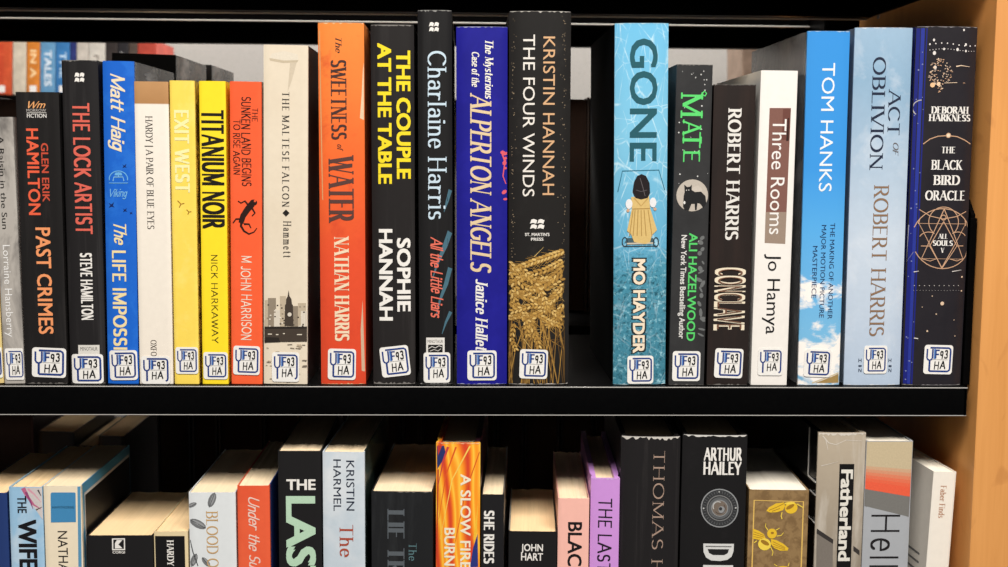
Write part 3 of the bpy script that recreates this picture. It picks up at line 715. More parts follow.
for x, y, ww in ((268, 333.5, 4), (276, 334, 2.5), (283, 333, 2), (297, 334, 5)): a.px([(x, y+1), (x+ww, y+1), (x+ww, y), (x, y)], (224, 214, 196))
a.px([(264.4, 342.5), (280, 342), (279, 337.5), (266, 337)], S4)
for k in range(46):
    x = rnd.uniform(265, 304); y = rnd.uniform(344, 383); a.line([(x, y), (x+rnd.uniform(1.5, 6), y+rnd.uniform(-.4, .6))], rnd.uniform(.5, 1.1), rnd.choice((S2, S1, (128, 116, 102))))
a.build()
b.call_label(272, 299.4, 351.8, 382, 0, True)

b = Book('tall orange hardcover with dark slab title letters, brightest tall spine on the upper shelf', UP, 321.6, 365, 316.6, 364.6, 22.5, kind='hb', depth=.16, cover=lambda h: cover_mat(None, h, stops=[(0, (214, 70, 42)), (.35, (224, 80, 46)), (.62, (236, 104, 48)), (1, (242, 138, 62))], jitter=.1, mottle=(34, (200, 66, 40), .54, .66, .55)), sag=.002)
DKL = (74, 50, 46)
b.title('The', 'serifit', 335.6, 341.4, 37.5, 53, DKL); b.title('SWEETNESS', 'serifb', 331.5, 346, 60, 139.5, DKL); b.title('of', 'serifit', 337.4, 343, 144.3, 151, DKL); b.title('WATER', 'fat', 329.4, 353, 155, 223, (92, 62, 56))
b.author('NATHAN HARRIS', 'fat', 335, 348.6, 236, 341, (246, 222, 190))
b.edge_wear((236, 196, 150)); a = b.art('rubbed_hinge', 1)
a.px([(359.8, 118), (363.6, 120), (364.2, 62), (362.6, 70), (361.4, 96)], (236, 206, 170)); a.build(); a = b.art('rubbed_hinge', 1); a.px([(318.4, 30), (319.6, 30), (323, 200), (322, 200)], (226, 170, 120)); a.build(); a = b.art('rubbed_hinge', 1); a.px([(362.4, 300), (364.8, 372), (361.6, 371), (360.6, 330)], (214, 180, 150)); a.build()
b.call_label(327.8, 356, 348.4, 380, -.02)

b = Book('black hardcover with two lines of bold yellow capitals above white ones', UP, 374, 414.6, 369.2, 414.8, 24.5, kind='hb', depth=.158, cover=K((34, 31, 31), mottle=(28, (54, 51, 50), .52, .7, .5, (5, 1, .25))))
b.title('THE COUPLE', 'heavy', 397, 410, 50.4, 179, (250, 224, 44)); b.title('AT THE TABLE', 'heavy', 378.2, 391, 43, 184, (250, 224, 44))
b.author('SOPHIE', 'heavy', 397.6, 410, 238, 311.6, WH); b.author('HANNAH', 'heavy', 379.6, 392.2, 229, 320.6, WH)
b.edge_wear(foot=.0016, cover=.8); b.call_label(380.6, 409.6, 345.8, 376.6, .11)

b = Book('narrow tall black hardcover with pale blue serif name and coral script', UP, 420.4, 451.8, 416.2, 453, 10, kind='hb', depth=.16, cover=K((26, 25, 26), mottle=(26, (46, 45, 46), .52, .7, .5, (6, 1, .25))))
waves_mark(b, 429, 439, 22, 32, WH)
a = b.art('swirl_picture', 1)
for p, wd in (([(451, 190), (447, 202), (444, 212)], 5), ([(451, 232), (445, 246), (438, 262), (432, 280)], 7), ([(451, 268), (446, 284), (440, 300), (436, 316)], 6), ([(451, 312), (446, 322), (442, 334)], 4)): a.line(p, wd, (74, 112, 128), .5)
a.build()
b.author('Charlaine Harris', 'serif', 428.4, 446, 51, 219.5, (206, 226, 240)); b.title('All the Little Liars', 'scriptb', 431.2, 442.4, 237, 318, (236, 116, 96))
a = b.art('imprint_sticker', 2); a.px([(426.2, 353), (444.6, 353), (444.6, 337.6), (426.2, 337.6)], (232, 228, 222)); a.across('MINOTAUR', 'sans', 427.6, 443, 343, 339.8, (70, 66, 62)); a.px([(428.2, 353), (442.6, 353), (442.6, 344.6), (428.2, 344.6)], (30, 28, 28)); a.line([(428.6, 348.6), (432, 346.4), (435.4, 347.8), (439, 345.6), (442, 346.8)], .8, (220, 216, 210)); a.line([(430, 351), (434, 349.4), (438, 350.8), (441, 348.6)], .8, (200, 196, 190)); a.build()
b.edge_wear((150, 148, 146)); b.call_label(423.4, 450.4, 352, 383, 0, True)

b = Book('royal blue hardcover with slanted gold capitals and a pink splash', UP, 456.8, 507, 456, 507.8, 26.5, kind='hb', depth=.158, cover=K((26, 24, 132), mottle=(24, (34, 32, 150), .45, .65, .7)), sag=.0024)
b.title('The Mysterious', 'serifbit', 485.4, 493, 40.5, 99, (250, 244, 232)); b.title('Case of the', 'serifbit', 472, 479, 52, 87, (250, 244, 232)); b.title('ALPERTON ANGELS', 'serifbit', 471, 490.6, 93, 273, (232, 206, 166))
b.author('Janice Hallett', 'serifbit', 476, 487.2, 279, 356, WH)
a = b.art('blossom_picture', 2); rnd = random.Random(5)
for k in range(9):
    x, y = rnd.uniform(501.5, 506), rnd.uniform(152, 206); a.disc(x, y, rnd.uniform(.9, 2.2), (232, 96, 110), rnd.uniform(1, 3), 7, rnd.uniform(0, 3))
a.line([(502, 153), (505, 162), (503, 176), (506, 184)], 1.6, (232, 96, 110), .8); a.build()
b.edge_wear((170, 172, 200), .0007, .0006); b.call_label(467.2, 496.8, 350, 380.6)

b = Book('thick tall black hardcover with golden wheat ears printed on its lower half', UP, 507.8, 569, 509.4, 571.4, 11, kind='hb', depth=.16, cover=K((30, 28, 27), mottle=(40, (52, 49, 47), .54, .7, .4)), sag=.0028)
b.author('KRISTIN HANNAH', 'sans', 543, 554.6, 36.5, 195, (222, 176, 132)); b.title('THE FOUR WINDS', 'sans', 523, 534.6, 34.5, 196.5, (240, 234, 226))
waves_mark(b, 530, 544.5, 219, 229.4, WH); b.art('publisher_lettering', 2).across("ST. MARTIN'S", 'bold', 525, 549.5, 236, 233, WH).across('PRESS', 'bold', 531, 543.5, 240.6, 237.8, WH).build()
rnd = random.Random(11)
for sd in (0, 1):
    a = b.art('speckle_border', 1)
    for k in range(75):
        x = 512+abs(rnd.gauss(0, 2.2)) if sd else 566.5-abs(rnd.gauss(0, 2.2)); y = rnd.uniform(16, 262)
        x -= (y-11)/374*2.0*(1 if not sd else .6); a.disc(x, y, rnd.uniform(.25, .6), (150, 132, 108), n=5)
    a.build()
a = b.art('wheat_picture', 2); WC = [(204, 162, 84), (178, 136, 66), (226, 190, 116), (150, 112, 54), (120, 86, 42)]
def clampx(x, y): return min(564.5, max(509.2, x))
for k in range(46):   # straws
    x = rnd.uniform(510, 563); y = rnd.uniform(290, 330); x1 = x+rnd.uniform(-20, 20)
    a.line([(clampx(x, y), y), (clampx((x+x1)/2+rnd.uniform(-4, 4), 0), (y+383)/2), (clampx(x1, 0), 383.6)], rnd.uniform(.5, 1.3), rnd.choice((WC[1], WC[3], WC[4], (96, 70, 36))), .6)
for k in range(70):   # awns
    x = rnd.uniform(512, 560); y = rnd.uniform(256, 345); an = rnd.uniform(-1.2, 1.0); L = rnd.uniform(8, 20)
    a.line([(x, y), (clampx(x+L*math.cos(an), 0), max(247, y-abs(L*math.sin(an))) if rnd.random() < .6 else y+L*.6)], .7, rnd.choice(WC[1:]), .2)
def ear(pts, n, size):
    for i in range(n):
        t_ = i/(n-1); q = t_*(len(pts)-1); j = min(len(pts)-2, int(q)); f = q-j
        x = pts[j][0]*(1-f)+pts[j+1][0]*f; y = pts[j][1]*(1-f)+pts[j+1][1]*f
        dx, dy = pts[j+1][0]-pts[j][0], pts[j+1][1]-pts[j][1]; L = math.hypot(dx, dy); dx, dy = dx/L, dy/L
        for sd in (-1, 1):
            gx, gy = x-dy*sd*size*.55, y+dx*sd*size*.55
            ang = -math.atan2(dy, dx)+(-sd)*.5
            if rnd.random() < .55: a.line([(clampx(gx, 0), gy), (clampx(gx+dx*9-dy*sd*5+rnd.uniform(-2, 2), 0), gy+dy*9+dx*sd*5)], .5, WC[1], .25)
            if 509.5 < gx < 564: a.disc(gx, gy, size*.95, WC[3], size*.5, 8, ang); a.disc(gx-.25, gy-.4, size*.82, rnd.choice(WC[:3]), size*.36, 8, ang)
for pts, n, sz in (([(562, 252), (545, 258), (528, 264), (510, 272)], 16, 3.1), ([(510, 264), (520, 275), (534, 281), (550, 279)], 14, 3), ([(563, 268), (548, 282), (530, 292), (512, 296)], 16, 3.1),
                   ([(511, 282), (522, 296), (536, 300), (552, 304)], 13, 3), ([(563, 286), (552, 298), (542, 312), (530, 318)], 14, 2.9), ([(512, 304), (524, 312), (532, 326), (538, 344)], 14, 2.9),
                   ([(510, 318), (520, 316), (534, 320)], 9, 2.6), ([(562, 306), (556, 318), (548, 326)], 9, 2.7), ([(540, 316), (550, 322), (561, 326)], 9, 2.5), ([(512, 292), (518, 306), (526, 322), (528, 336)], 11, 2.6), ([(561, 262), (546, 270), (526, 276), (512, 284)], 15, 3), ([(510, 272), (526, 288), (544, 290), (562, 278)], 15, 3), ([(560, 294), (546, 306), (530, 306), (512, 312)], 14, 2.8), ([(538, 290), (546, 306), (556, 314), (562, 318)], 11, 2.7), ([(522, 268), (532, 280), (544, 296), (548, 312)], 12, 2.8), ([(526, 318), (536, 334), (540, 352)], 9, 2.6), ([(514, 326), (512, 340), (516, 350)], 7, 2.4)): ear(pts, n, sz)
a.build()
b.edge_wear((190, 184, 178)); b.call_label(519.4, 547.8, 349, 379, -.03)

def ice(h):
    t = NT('cover', .36, .4); f = t.math('DIVIDE', t.xyz()[2], h)
    c = t.ramp(t.math('ADD', f, t.math('MULTIPLY', t.math('SUBTRACT', t.noise(60), .5), .12)), [(0, (62, 124, 144)), (.3, (72, 142, 166)), (.4, (98, 170, 204)), (.7, (126, 192, 222)), (1, (110, 186, 224))])
    low_ = t.math('MULTIPLY', t.grey(f, .42, .3), .85)
    c = t.mix(t.math('MULTIPLY', t.grey(t.noise(420, detail=5, rough=.7), .5, .62), low_), c, (28, 78, 94))
    c = t.mix(t.math('MULTIPLY', t.grey(t.noise(360, detail=5, rough=.7, loc=(.3, 0, 0)), .54, .66), low_), c, (150, 204, 218))
    for k_, (sc, rot) in enumerate(((70, .6), (46, -.7), (110, 1.9))):
        v = t.n('ShaderNodeTexVoronoi', feature='DISTANCE_TO_EDGE', i_Scale=float(sc)); t.l(t.vec((1, 1, .55), (0, rot, 0), (.2*k_, 0, .1)), v.inputs['Vector'])
        c = t.mix(t.math('MULTIPLY', t.grey(v.outputs['Distance'], .022, .0), t.math('MULTIPLY', t.grey(t.noise(90, loc=(k_, 0, 0)), .42, .6), t.math('ADD', .3, t.math('MULTIPLY', t.grey(f, .3, .45), .45)))), c, (206, 234, 244))
    return t.out(c)
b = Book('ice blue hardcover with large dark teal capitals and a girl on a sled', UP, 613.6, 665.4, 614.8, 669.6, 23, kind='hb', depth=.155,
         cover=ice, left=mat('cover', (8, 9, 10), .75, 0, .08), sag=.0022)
b.title('GONE', 'bold', 630.5, 656.6, 38.5, 161.5, (38, 92, 104))
a = b.art('girl_on_sled_picture', 2)
a.line([(618, 192), (622.5, 171), (659, 170), (665, 190)], 1, (52, 116, 140))
a.px([(624.5, 243), (655, 243), (653, 238), (627, 238)], (70, 96, 106)); a.line([(624, 246.5), (656, 246)], 1.2, (50, 66, 74)); a.ring(624.8, 242, 2.5, 1, (50, 60, 66), ry=4.5); a.ring(656, 242, 2.5, 1, (50, 60, 66), ry=4.5); a.line([(627, 243.6), (653, 243)], 1.6, (206, 196, 176))
a.px([(627, 231), (632, 208), (631, 197), (649, 196), (650, 208), (657, 230), (652, 235), (650, 242), (645, 244), (634, 242), (631, 234)], (222, 190, 122))
for x0, x1 in ((635, 633), (638, 637), (641, 641.5), (644, 646), (648, 652), (633, 629.5)): a.line([(x0, 210), (x1, 236)], .9, (180, 142, 78))
a.line([(634, 198), (641, 206), (648, 198)], 1.2, (196, 158, 92)); a.line([(632, 209), (650, 208.5)], 1, (176, 138, 76))
a.disc(629, 204, 3.4, (236, 236, 238), 5); a.disc(653, 202.5, 3.4, (236, 236, 238), 5); a.disc(628, 210.5, 1.6, (214, 170, 138)); a.disc(655, 209, 1.6, (214, 170, 138))
a.px([(632.5, 192), (634, 182), (637, 176), (641.5, 174), (646, 176), (649.5, 183), (650, 193), (647.5, 198), (641, 199.5), (635.5, 198)], (34, 28, 30)); a.line([(640, 178), (643, 188), (645, 196)], .5, (110, 104, 106)); a.line([(636, 190), (641, 191.5), (647, 190)], .6, (90, 84, 88))
a.build()
b.art('lettering_outline', 2).down('MO HAYDER', 'ultra', 632.2, 645.4, 257.6, 354.4, (36, 52, 58)).build(); b.art('author_lettering', 3).down('MO HAYDER', 'heavy', 633.4, 644.4, 259, 353, (248, 230, 204)).build()
b.edge_wear((200, 226, 236), .0007, .0006); b.call_label(627, 653.6, 355.2, 384, 0)

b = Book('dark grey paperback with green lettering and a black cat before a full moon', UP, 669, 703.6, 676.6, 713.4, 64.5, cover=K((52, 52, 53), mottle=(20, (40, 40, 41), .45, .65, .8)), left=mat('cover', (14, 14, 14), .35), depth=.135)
a = b.art('speck_picture', 1); rnd = random.Random(9)
for k in range(34): a.disc(rnd.uniform(676, 708), rnd.uniform(70, 250), rnd.uniform(.35, .9), (216, 216, 214), n=6)
a.build(); a = b.art('smoke_picture', 1)
for y in range(238, 336, 6): a.disc(700.5+rnd.uniform(-2, 2.6), y+rnd.uniform(-3, 3), rnd.uniform(1, 2.4), (112, 114, 114), rnd.uniform(2, 5), 7, rnd.uniform(0, 3))
a.build()
a = b.art('title_lettering', 2); GR = (96, 220, 116)
for ch, y0, y1, xb, xc in (('M', 92, 118, 681.6, 702), ('A', 119.5, 136, 683.6, 700.5), ('T', 132, 148, 683.4, 701), ('E', 150, 162, 684, 699)): a.down(ch, 'fancy', xb, xc, y0, y1, GR)
a.line([(701, 95), (704.5, 91), (706.5, 93.5), (705, 96), (703, 95)], 1.2, GR); a.build()
a = b.art('cat_picture', 2); CT = (34, 34, 35)
a.disc(692.2, 195.4, 16, (196, 186, 174), n=28); a.disc(697, 190, 5, (206, 196, 184), 4); a.disc(687, 200, 3, (184, 174, 162), 4)
a.px([(683, 207), (683.6, 196), (684.6, 192), (684.2, 184.6), (687, 187), (690, 186.6), (691.8, 184.4), (691.6, 190), (695, 192), (701, 191.6), (705.4, 196), (706.2, 203), (703.4, 208), (699.8, 203.6), (697.4, 203.2), (696.6, 210), (695, 210.4), (694.6, 204), (691.4, 204), (688.6, 211), (684.6, 209.6)], CT)
a.disc(684.4, 202.6, 1, (236, 234, 230), 1.6); a.disc(686.4, 190.2, .6, (200, 196, 190)); a.disc(688.8, 190, .6, (200, 196, 190)); a.build()
b.author('ALI HAZELWOOD', 'bold', 688, 696, 233, 341, (92, 214, 112)); b.art('quote_lettering', 2).down('New York Times Bestselling Author', 'bold', 680.2, 685.6, 235, 338.6, (232, 230, 226)).build()
b.edge_wear(head=.0009, foot=.0006, cover=.4); b.call_label(672, 700.4, 350.6, 381.4)

b = Book('dark brown-black paperback with cream outlined condensed title, beside the white spine', UP, 707.4, 747.2, 713.8, 757, 84.5, kind='hb', depth=.13, cover=K((38, 31, 29), mottle=(18, (50, 38, 34), .45, .65, .7, (3, 1, .4))), sag=.0012)
b.author('ROBERT HARRIS', 'serifb', 727.2, 739.4, 108, 240, (234, 230, 224)); b.title('CONCLAVE', 'cond', 716, 743.5, 267.6, 330.4, (244, 230, 204))
a = b.art('title_inline', 3).down('CONCLAVE', 'thin', 718.4, 741.2, 269.2, 329, (196, 70, 52)); a.f = [(p, (120, 84, 66), q) for p, c, q in a.f]; a.build()
b.edge_wear(head=.0007, cover=.5); b.call_label(714.2, 743.2, 348, 378.4, -.03)

b = Book('white paperback with a brown photograph panel behind its white title', UP, 750.6, 787, 761.4, 798, 70.5, cover=K((236, 231, 225)), left=mat('cover', (232, 228, 222), .45), depth=.14)
a = b.art('photograph_panel', 1); a.px([(764.6, 243), (785.2, 244), (791, 108), (769.6, 108)], (132, 92, 82)); a.px([(764.6, 243), (785.2, 244), (786.6, 212), (765.6, 212)], (160, 140, 124)); a.px([(781.8, 140), (789.4, 140), (790.8, 109), (783, 109)], (112, 70, 62)); a.px([(786.2, 141), (788.6, 141), (789, 118), (787.8, 118)], (52, 32, 28)); a.build()
b.title('Three Rooms', 'sans', 771, 784.6, 119, 234.4, (246, 242, 238)); b.author('Jo Hamya', 'sans', 767, 779.6, 254, 334, (24, 22, 24))
b.call_label(757.6, 783, 347.6, 375.8, 0, True)

def sky(h):
    t = NT('cover', .34, .4); f = t.math('DIVIDE', t.xyz()[2], h)
    c = t.ramp(f, [(0, (120, 172, 206)), (.15, (118, 182, 222)), (.45, (86, 168, 228)), (.62, (60, 148, 222)), (1, (58, 144, 218))])
    n = t.math('ADD', t.math('MULTIPLY', t.noise(48, (1, 1, 1.8), 5, .6, .3), 1.0), t.math('MULTIPLY', t.grey(f, .0, .16), 0.0))
    band = t.math('MAXIMUM', t.math('MULTIPLY', t.grey(f, .2, .1), 1.0), t.math('SUBTRACT', 1.0, t.math('MULTIPLY', t.math('ABSOLUTE', t.math('SUBTRACT', f, .265)), 13.0)))
    m_ = t.math('MULTIPLY', t.grey(t.math('ADD', n, t.math('MULTIPLY', band, .22)), .6, .72), t.grey(f, .36, .3))
    c = t.mix(t.math('MINIMUM', t.math('MAXIMUM', m_, 0.0), 1.0), c, (246, 240, 234))
    return t.out(c)
b = Book('sky blue hardcover with white sans capitals and clouds at its foot', UP, 798.2, 839.6, 808, 850.8, 31, kind='hb', depth=.155,
         cover=sky, left=K((84, 86, 90), rough=.22, mottle=(24, (130, 130, 132), .45, .65, .8))(.24), sag=.0014)  # grey mottling on the left board paints the plastic jacket's reflection
a = b.art('beam_picture', 1); a.px([(815, 383), (839, 383), (839, 374)], (168, 138, 84)); a.line([(812, 383), (839, 373)], 1.2, (210, 190, 150)); a.build()
b.author('TOM HANKS', 'sans', 820.6, 833.2, 63, 191.6, (240, 246, 250)); NB = (30, 50, 92)
b.title('THE MAKING OF ANOTHER', 'sans', 829, 833.6, 223, 319, NB); b.title('MAJOR MOTION PICTURE', 'sans', 820.4, 825, 225, 317.6, NB); b.title('MASTERPIECE', 'sans', 812.2, 816.8, 246, 298, NB)
b.edge_wear((190, 214, 236), .0006, .0006); b.call_label(803.8, 831.4, 348.8, 377.4, -.04)

b = Book('pale misty blue hardcover with navy serif title, between two blue-edged spines', UP, 844.4, 900.6, 855.8, 914, 27.5, kind='hb', depth=.158, cover=lambda h: cover_mat(None, h, stops=[(0, (178, 194, 214)), (.4, (196, 208, 222)), (.7, (160, 184, 206)), (.85, (140, 172, 198)), (1, (152, 180, 204))], jitter=.12, mottle=(22, (216, 222, 230), .5, .7, .55)), left=mat('cover', (120, 132, 146), .25), sag=.002)
NV = (36, 44, 66)
b.title('OBLIVION', 'serif', 871.6, 884, 57, 170, NV); b.title('ACT', 'serif', 888.4, 900, 89, 135, NV); b.title('OF', 'serifit', 893, 898.4, 142.6, 156, (110, 104, 104)); b.author('ROBERT HARRIS', 'serif', 872, 886, 185, 336, (142, 112, 88))
a = b.art('publisher_mark', 2)
for x in (860, 890):
    for k, ch in enumerate('HN'): a.across(ch, 'bold', x-1.6, x+1.6, 362+k*10, 358.6+k*10, (70, 82, 104))
    a.px([(x-1.6, 366.5), (x+1.6, 366.5), (x+1.6, 365), (x-1.6, 365)], (70, 82, 104))
a.build()
b.edge_wear((230, 234, 240), .0007, .0006); b.call_label(863.4, 887.2, 345, 374, 0)

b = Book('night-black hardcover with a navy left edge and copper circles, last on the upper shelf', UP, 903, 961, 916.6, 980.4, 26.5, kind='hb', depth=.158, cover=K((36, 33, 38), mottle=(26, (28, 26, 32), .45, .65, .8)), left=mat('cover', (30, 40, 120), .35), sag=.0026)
a = b.art('navy_edge', 1); a.px([(904, 384), (912.6, 384), (928, 28), (918, 28)], (26, 34, 122)); a.px([(907.6, 384), (910.4, 384), (925.4, 28), (922, 28)], (40, 54, 150))
rnd = random.Random(8)
for k in range(26): yy = rnd.uniform(30, 380); a.disc(923-(yy-28)/356*14.6+rnd.uniform(-4, 4), yy, rnd.uniform(.4, .9), (126, 134, 176), n=6)
a.line([(910, 225), (905.5, 262), (914, 252)], .8, (150, 150, 168), .4); a.ring(922, 108, 8, 1, (184, 178, 180), 90, 230); a.build()
a = b.art('star_picture', 2); rnd = random.Random(2); PK = (236, 208, 180); PL = (232, 226, 222); CO = (206, 164, 132)
for i in range(9): a.disc(930+i*5.8, 44.5-1.5*math.sin(i*.7), .7, PL, n=8)
for i in range(16): a.disc(930+i*3, 50-1.2*math.sin(i*.35), .42, PL, n=6)
for x, y, r in ((934, 40, 1.1), (966, 44.5, 1.1), (944, 49, 1), (957.5, 49.5, 1.3), (934.4, 53, 1.6), (935, 67.5, 1.6), (966, 51, 1), (964, 30, .9), (930, 44, .7)): a.disc(x, y, r, PL, r*1.25, 10)
for i in range(110):
    rr = math.sqrt(rnd.random()); an = rnd.uniform(0, 2*PI); x, y = 940+12.5*rr*math.cos(an), 76+18*rr*math.sin(an)
    if y-76 > 18-abs(x-940)*1.2: continue
    a.disc(x, y, rnd.uniform(.6, 1.25), rnd.choice((PK, CO, (196, 170, 150))), rnd.uniform(.3, .55), 6, rnd.uniform(-.8, .8))
for i in range(8): a.disc(930+i*.4, 72-i*.2, .4, PK)
a.disc(932.4, 85, 2.4, (240, 196, 150)); a.disc(938.4, 84, 2, (240, 206, 170)); a.disc(934.4, 67.4, 1.3, PK)
a.line([(956, 66.5), (961, 65.5), (970, 66.8)], 1.2, PK, .3); a.line([(944, 83), (957, 82.6)], .5, PK); a.disc(964, 83, 1.2, CO, .3)
for i in range(10): a.disc(914.5+i*4.9, 285.6, .5, (200, 194, 190), n=6)
for i in range(16): a.disc(914+i*3, 290.4, .32, (190, 184, 180), n=5)
for x, y, r in ((942, 303.4, 2), (962.5, 277, 1), (936, 314, .7), (927, 331, 1), (954, 320, .5), (932, 296, .6), (922, 307, .5), (955, 336, .6), (962, 291, .8)): a.disc(x, y, r, (226, 196, 168), n=8)
a.line([(952, 271.5), (962, 270)], .8, PL, .3); a.line([(914, 338), (918, 338.6)], .9, PL); a.line([(914, 272), (919, 271)], .9, PL, .3); a.build()
for txt, x0, x1, yb, yc in (('DEBORAH', 931, 969.4, 113.4, 106.8), ('HARKNESS', 928.6, 971.4, 121, 114.6)): b.art('author_lettering', 2).across(txt, 'fat', x0, x1, yb, yc, (242, 238, 232)).build()
a = b.art('title_lettering', 2)
for txt, x0, x1, yb, yc in (('THE', 941.4, 955.4, 153, 147), ('BLACK', 931, 963, 169.4, 160.4), ('BIRD', 933, 960.4, 184.6, 175.6), ('ORACLE', 925, 965.6, 200, 191)): a.across(txt, 'serifb', x0, x1, yb, yc, (242, 238, 232))
a.build()
a = b.art('arc_ornament', 2)
a.line([(923.4, 144), (930, 139), (938, 136.2), (948, 135.6), (957, 136.6), (965, 140), (971.6, 144)], .9, CO); a.disc(948.4, 135.4, 2.6, CO, n=12); a.disc(948.4, 135.4, 1.7, (240, 220, 190), n=12); a.build(); a = b.art('circle_emblem', 2)
cx, cy = 942.6, 238.6
a.ring(cx, cy, 30, .9, CO, 22, 158); a.ring(cx, cy, 30, .9, CO, 206, 334)
a.line([(920, 219), (918.6, 224)], .9, CO); a.line([(966, 220), (966.6, 226)], .9, CO)
a.line([(cx+1.6, 209), (921.6, 258.5), (963.6, 259.2), (cx+1.6, 209)], .95, CO); a.line([(cx-1, 268), (919.2, 223.4), (966.4, 224), (cx-1, 268)], .95, CO)
a.line([(943.6, 221.5), (929.6, 246), (942, 268)], .85, CO); a.line([(943.6, 221.5), (957, 246), (942, 268)], .85, CO)
a.line([(921, 246), (929.6, 246)], .8, CO); a.line([(957, 246), (964, 246)], .8, CO)
a.ring(943.4, 217.6, 2.5, .85, CO); a.ring(943.6, 222, 15, .8, CO, -45, 225); a.line([(919.5, 209.5), (930, 216), (943, 219)], .8, CO); a.line([(967, 211.5), (957, 216.5), (943, 219)], .8, CO)
a.ring(928.5, 241, 10, .8, CO, 55, 150, 9); a.ring(958, 241, 10, .8, CO, 35, 125, 9); a.line([(922, 258.8), (930, 261), (936, 258.8)], .7, CO); a.line([(950, 259), (957, 261), (963, 259)], .7, CO)
a.across('ALL', 'fat', 938, 947.6, 238.6, 234, WH).across('SOULS', 'fat', 932.6, 953, 245.6, 240.6, WH).across('V', 'fat', 940.4, 944.4, 252.6, 248, WH); a.build()
b.edge_wear((150, 146, 148), .0006, .0005); b.call_label(923.2, 953, 344.4, 374.6, -.02)

# book lying behind the front row, and its neighbour
BB = 'books standing behind the upper front row'
def rear_book(x0, x1, top, Y, depth, label, c, side, kind='hb'):
    return Book(label, BB, x0+.5, x1-.5, x0-1, x1+1, top, y0=330, Y=Y, depth=depth, kind=kind, cover=K(c), right=side, left=side, sag=.001)
t = NT('cover', .22, .5); SIDE = t.out(t.mix(t.grey(t.noise(30, (1, 1, 3), 3), .4, .62), (70, 68, 68), (150, 146, 142)))
rear_book(112, 175, 53.8, .168, .11, 'thick black book standing behind the blue spine and cream paperback', (16, 15, 15), SIDE)
rear_book(178, 211, 64.4, .29, .10, 'dark grey plastic-wrapped book behind the yellow paperbacks', (40, 38, 38), SIDE)

# ------------------------------------------------------------------ lower row (only the heads show)
LO = 'books on the lower shelf'
def low(label, x0, x1, xt0, xt1, top, lean=0.0, **k):
    """a lower book from the head corners of its spine; it stands upright unless it leans"""
    k.setdefault('Z', ZLOW+.0003)
    foot = []
    for px in (xt0, xt1):
        p = at(px, top); q = project((p.x-lean*.12, 0, p.z-.12)); foot.append(q)
    yb = (foot[0][1]+foot[1][1])/2
    return Book(label, LO, foot[0][0], foot[1][0], xt0, xt1, top, y0=yb, **k)
b = low('navy blue sliver of a cream-topped book at the left end of the lower shelf', -29, 8.4, -32, 6.6, 493, cover=K((36, 58, 112)), pages=PAGES_OLD, depth=.11)
b = low('light blue paperback with black capitals and a pink flower', 11, 43.6, 8.4, 42, 487, cover=K((152, 192, 222), mottle=(20, (196, 214, 228), .5, .65, .8)), pages=PAGES_OLD, depth=.115)
a = b.art('flower_picture', 1)
a.px([(24, 487.6), (41.6, 487.6), (43, 520), (36, 510), (28, 500)], (214, 206, 204))
for p, wd, c in (([(23, 488), (27, 496), (34, 505), (41, 509)], 4.6, (196, 106, 142)), ([(28, 489), (34, 494), (41, 502)], 2.4, (226, 160, 178)), ([(26, 492), (31, 503), (33, 509)], 2.6, (150, 70, 120)), ([(38, 490), (41, 496)], 1.8, (70, 60, 64)), ([(36, 510), (42, 507)], 1.4, (90, 76, 70))): a.line(p, wd, c, .5)
a.build()
b.title('THE', 'bold', 17.6, 26.4, 496, 513, (26, 24, 28)); b.title('WIFE', 'heavy', 19.4, 36.4, 519.5, 569, (24, 22, 26))
b = low('cream paperback with a blue square mark, its right side sky blue', 44.6, 81.4, 43, 80.6, 486, cover=K((236, 222, 196)), right=mat('cover', (84, 148, 186), .3), pages=PAGES, depth=.115)
b.side_panel(1, .007, .112, .01, b.h-.0065, (206, 204, 200), 'white_frame'); p_ = b.side_panel(1, .0085, .113, .01, b.h-.0085, (24, 21, 21), 'dark_photograph'); p_.location.x = .0001
a = b.art('publisher_mark', 2); a.px([(51, 522.4), (76, 522), (75.6, 493), (74.6, 492.4), (51.6, 492.4), (50.6, 494)], (70, 142, 192)); a.across('HAWTHORNE', 'sans', 52.4, 74, 508.6, 506, (200, 224, 240)); a.build()
b.art('blue_edge', 1).px([(78.4, 567), (81.6, 567), (80.6, 486.6), (77.4, 486.6)], (92, 152, 190)).build()
b.author('NATHAN', 'sans', 58.4, 68, 531, 580, (30, 26, 26))
b = low('small black paperback with a white square mark on its spine', 90.6, 154.6, 86.6, 152.6, 535.5, cover=K((27, 26, 27)), pages=PAGES_OLD, depth=.106)
a = b.art('publisher_mark', 2); a.px([(112.2, 550.2), (125.2, 550), (125, 538.2), (112, 538.4)], WH); a.px([(113.4, 549), (124, 548.9), (123.9, 539.4), (113.3, 539.5)], (27, 26, 27)); a.px([(115, 548.4), (122.6, 548.2), (118.4, 544.4), (122.4, 540), (117, 540), (115, 543)], WH); a.across('CORGI', 'bold', 112.6, 125, 553.4, 551, WH); a.build()
b = low('slim paperback with a black panel edged in cream, beside the leaf-patterned spine', 155.4, 188.6, 153.6, 187.6, 531.5, cover=K((226, 206, 164)), pages=PAGES_OLD, depth=.108)
a = b.art('black_panel', 1); a.px([(156.2, 580), (185.6, 580), (184.6, 536), (155, 536)], (22, 21, 22)); a.build(); b.author('HARDY', 'serifb', 167.4, 173.6, 540, 566, WH)
b = low('white paperback with grey leaves and gold capitals', 189.6, 236.6, 188.4, 235.4, 492.5, cover=K((222, 226, 228)), pages=PAGES, depth=.12)
a = b.art('leaf_picture', 1)
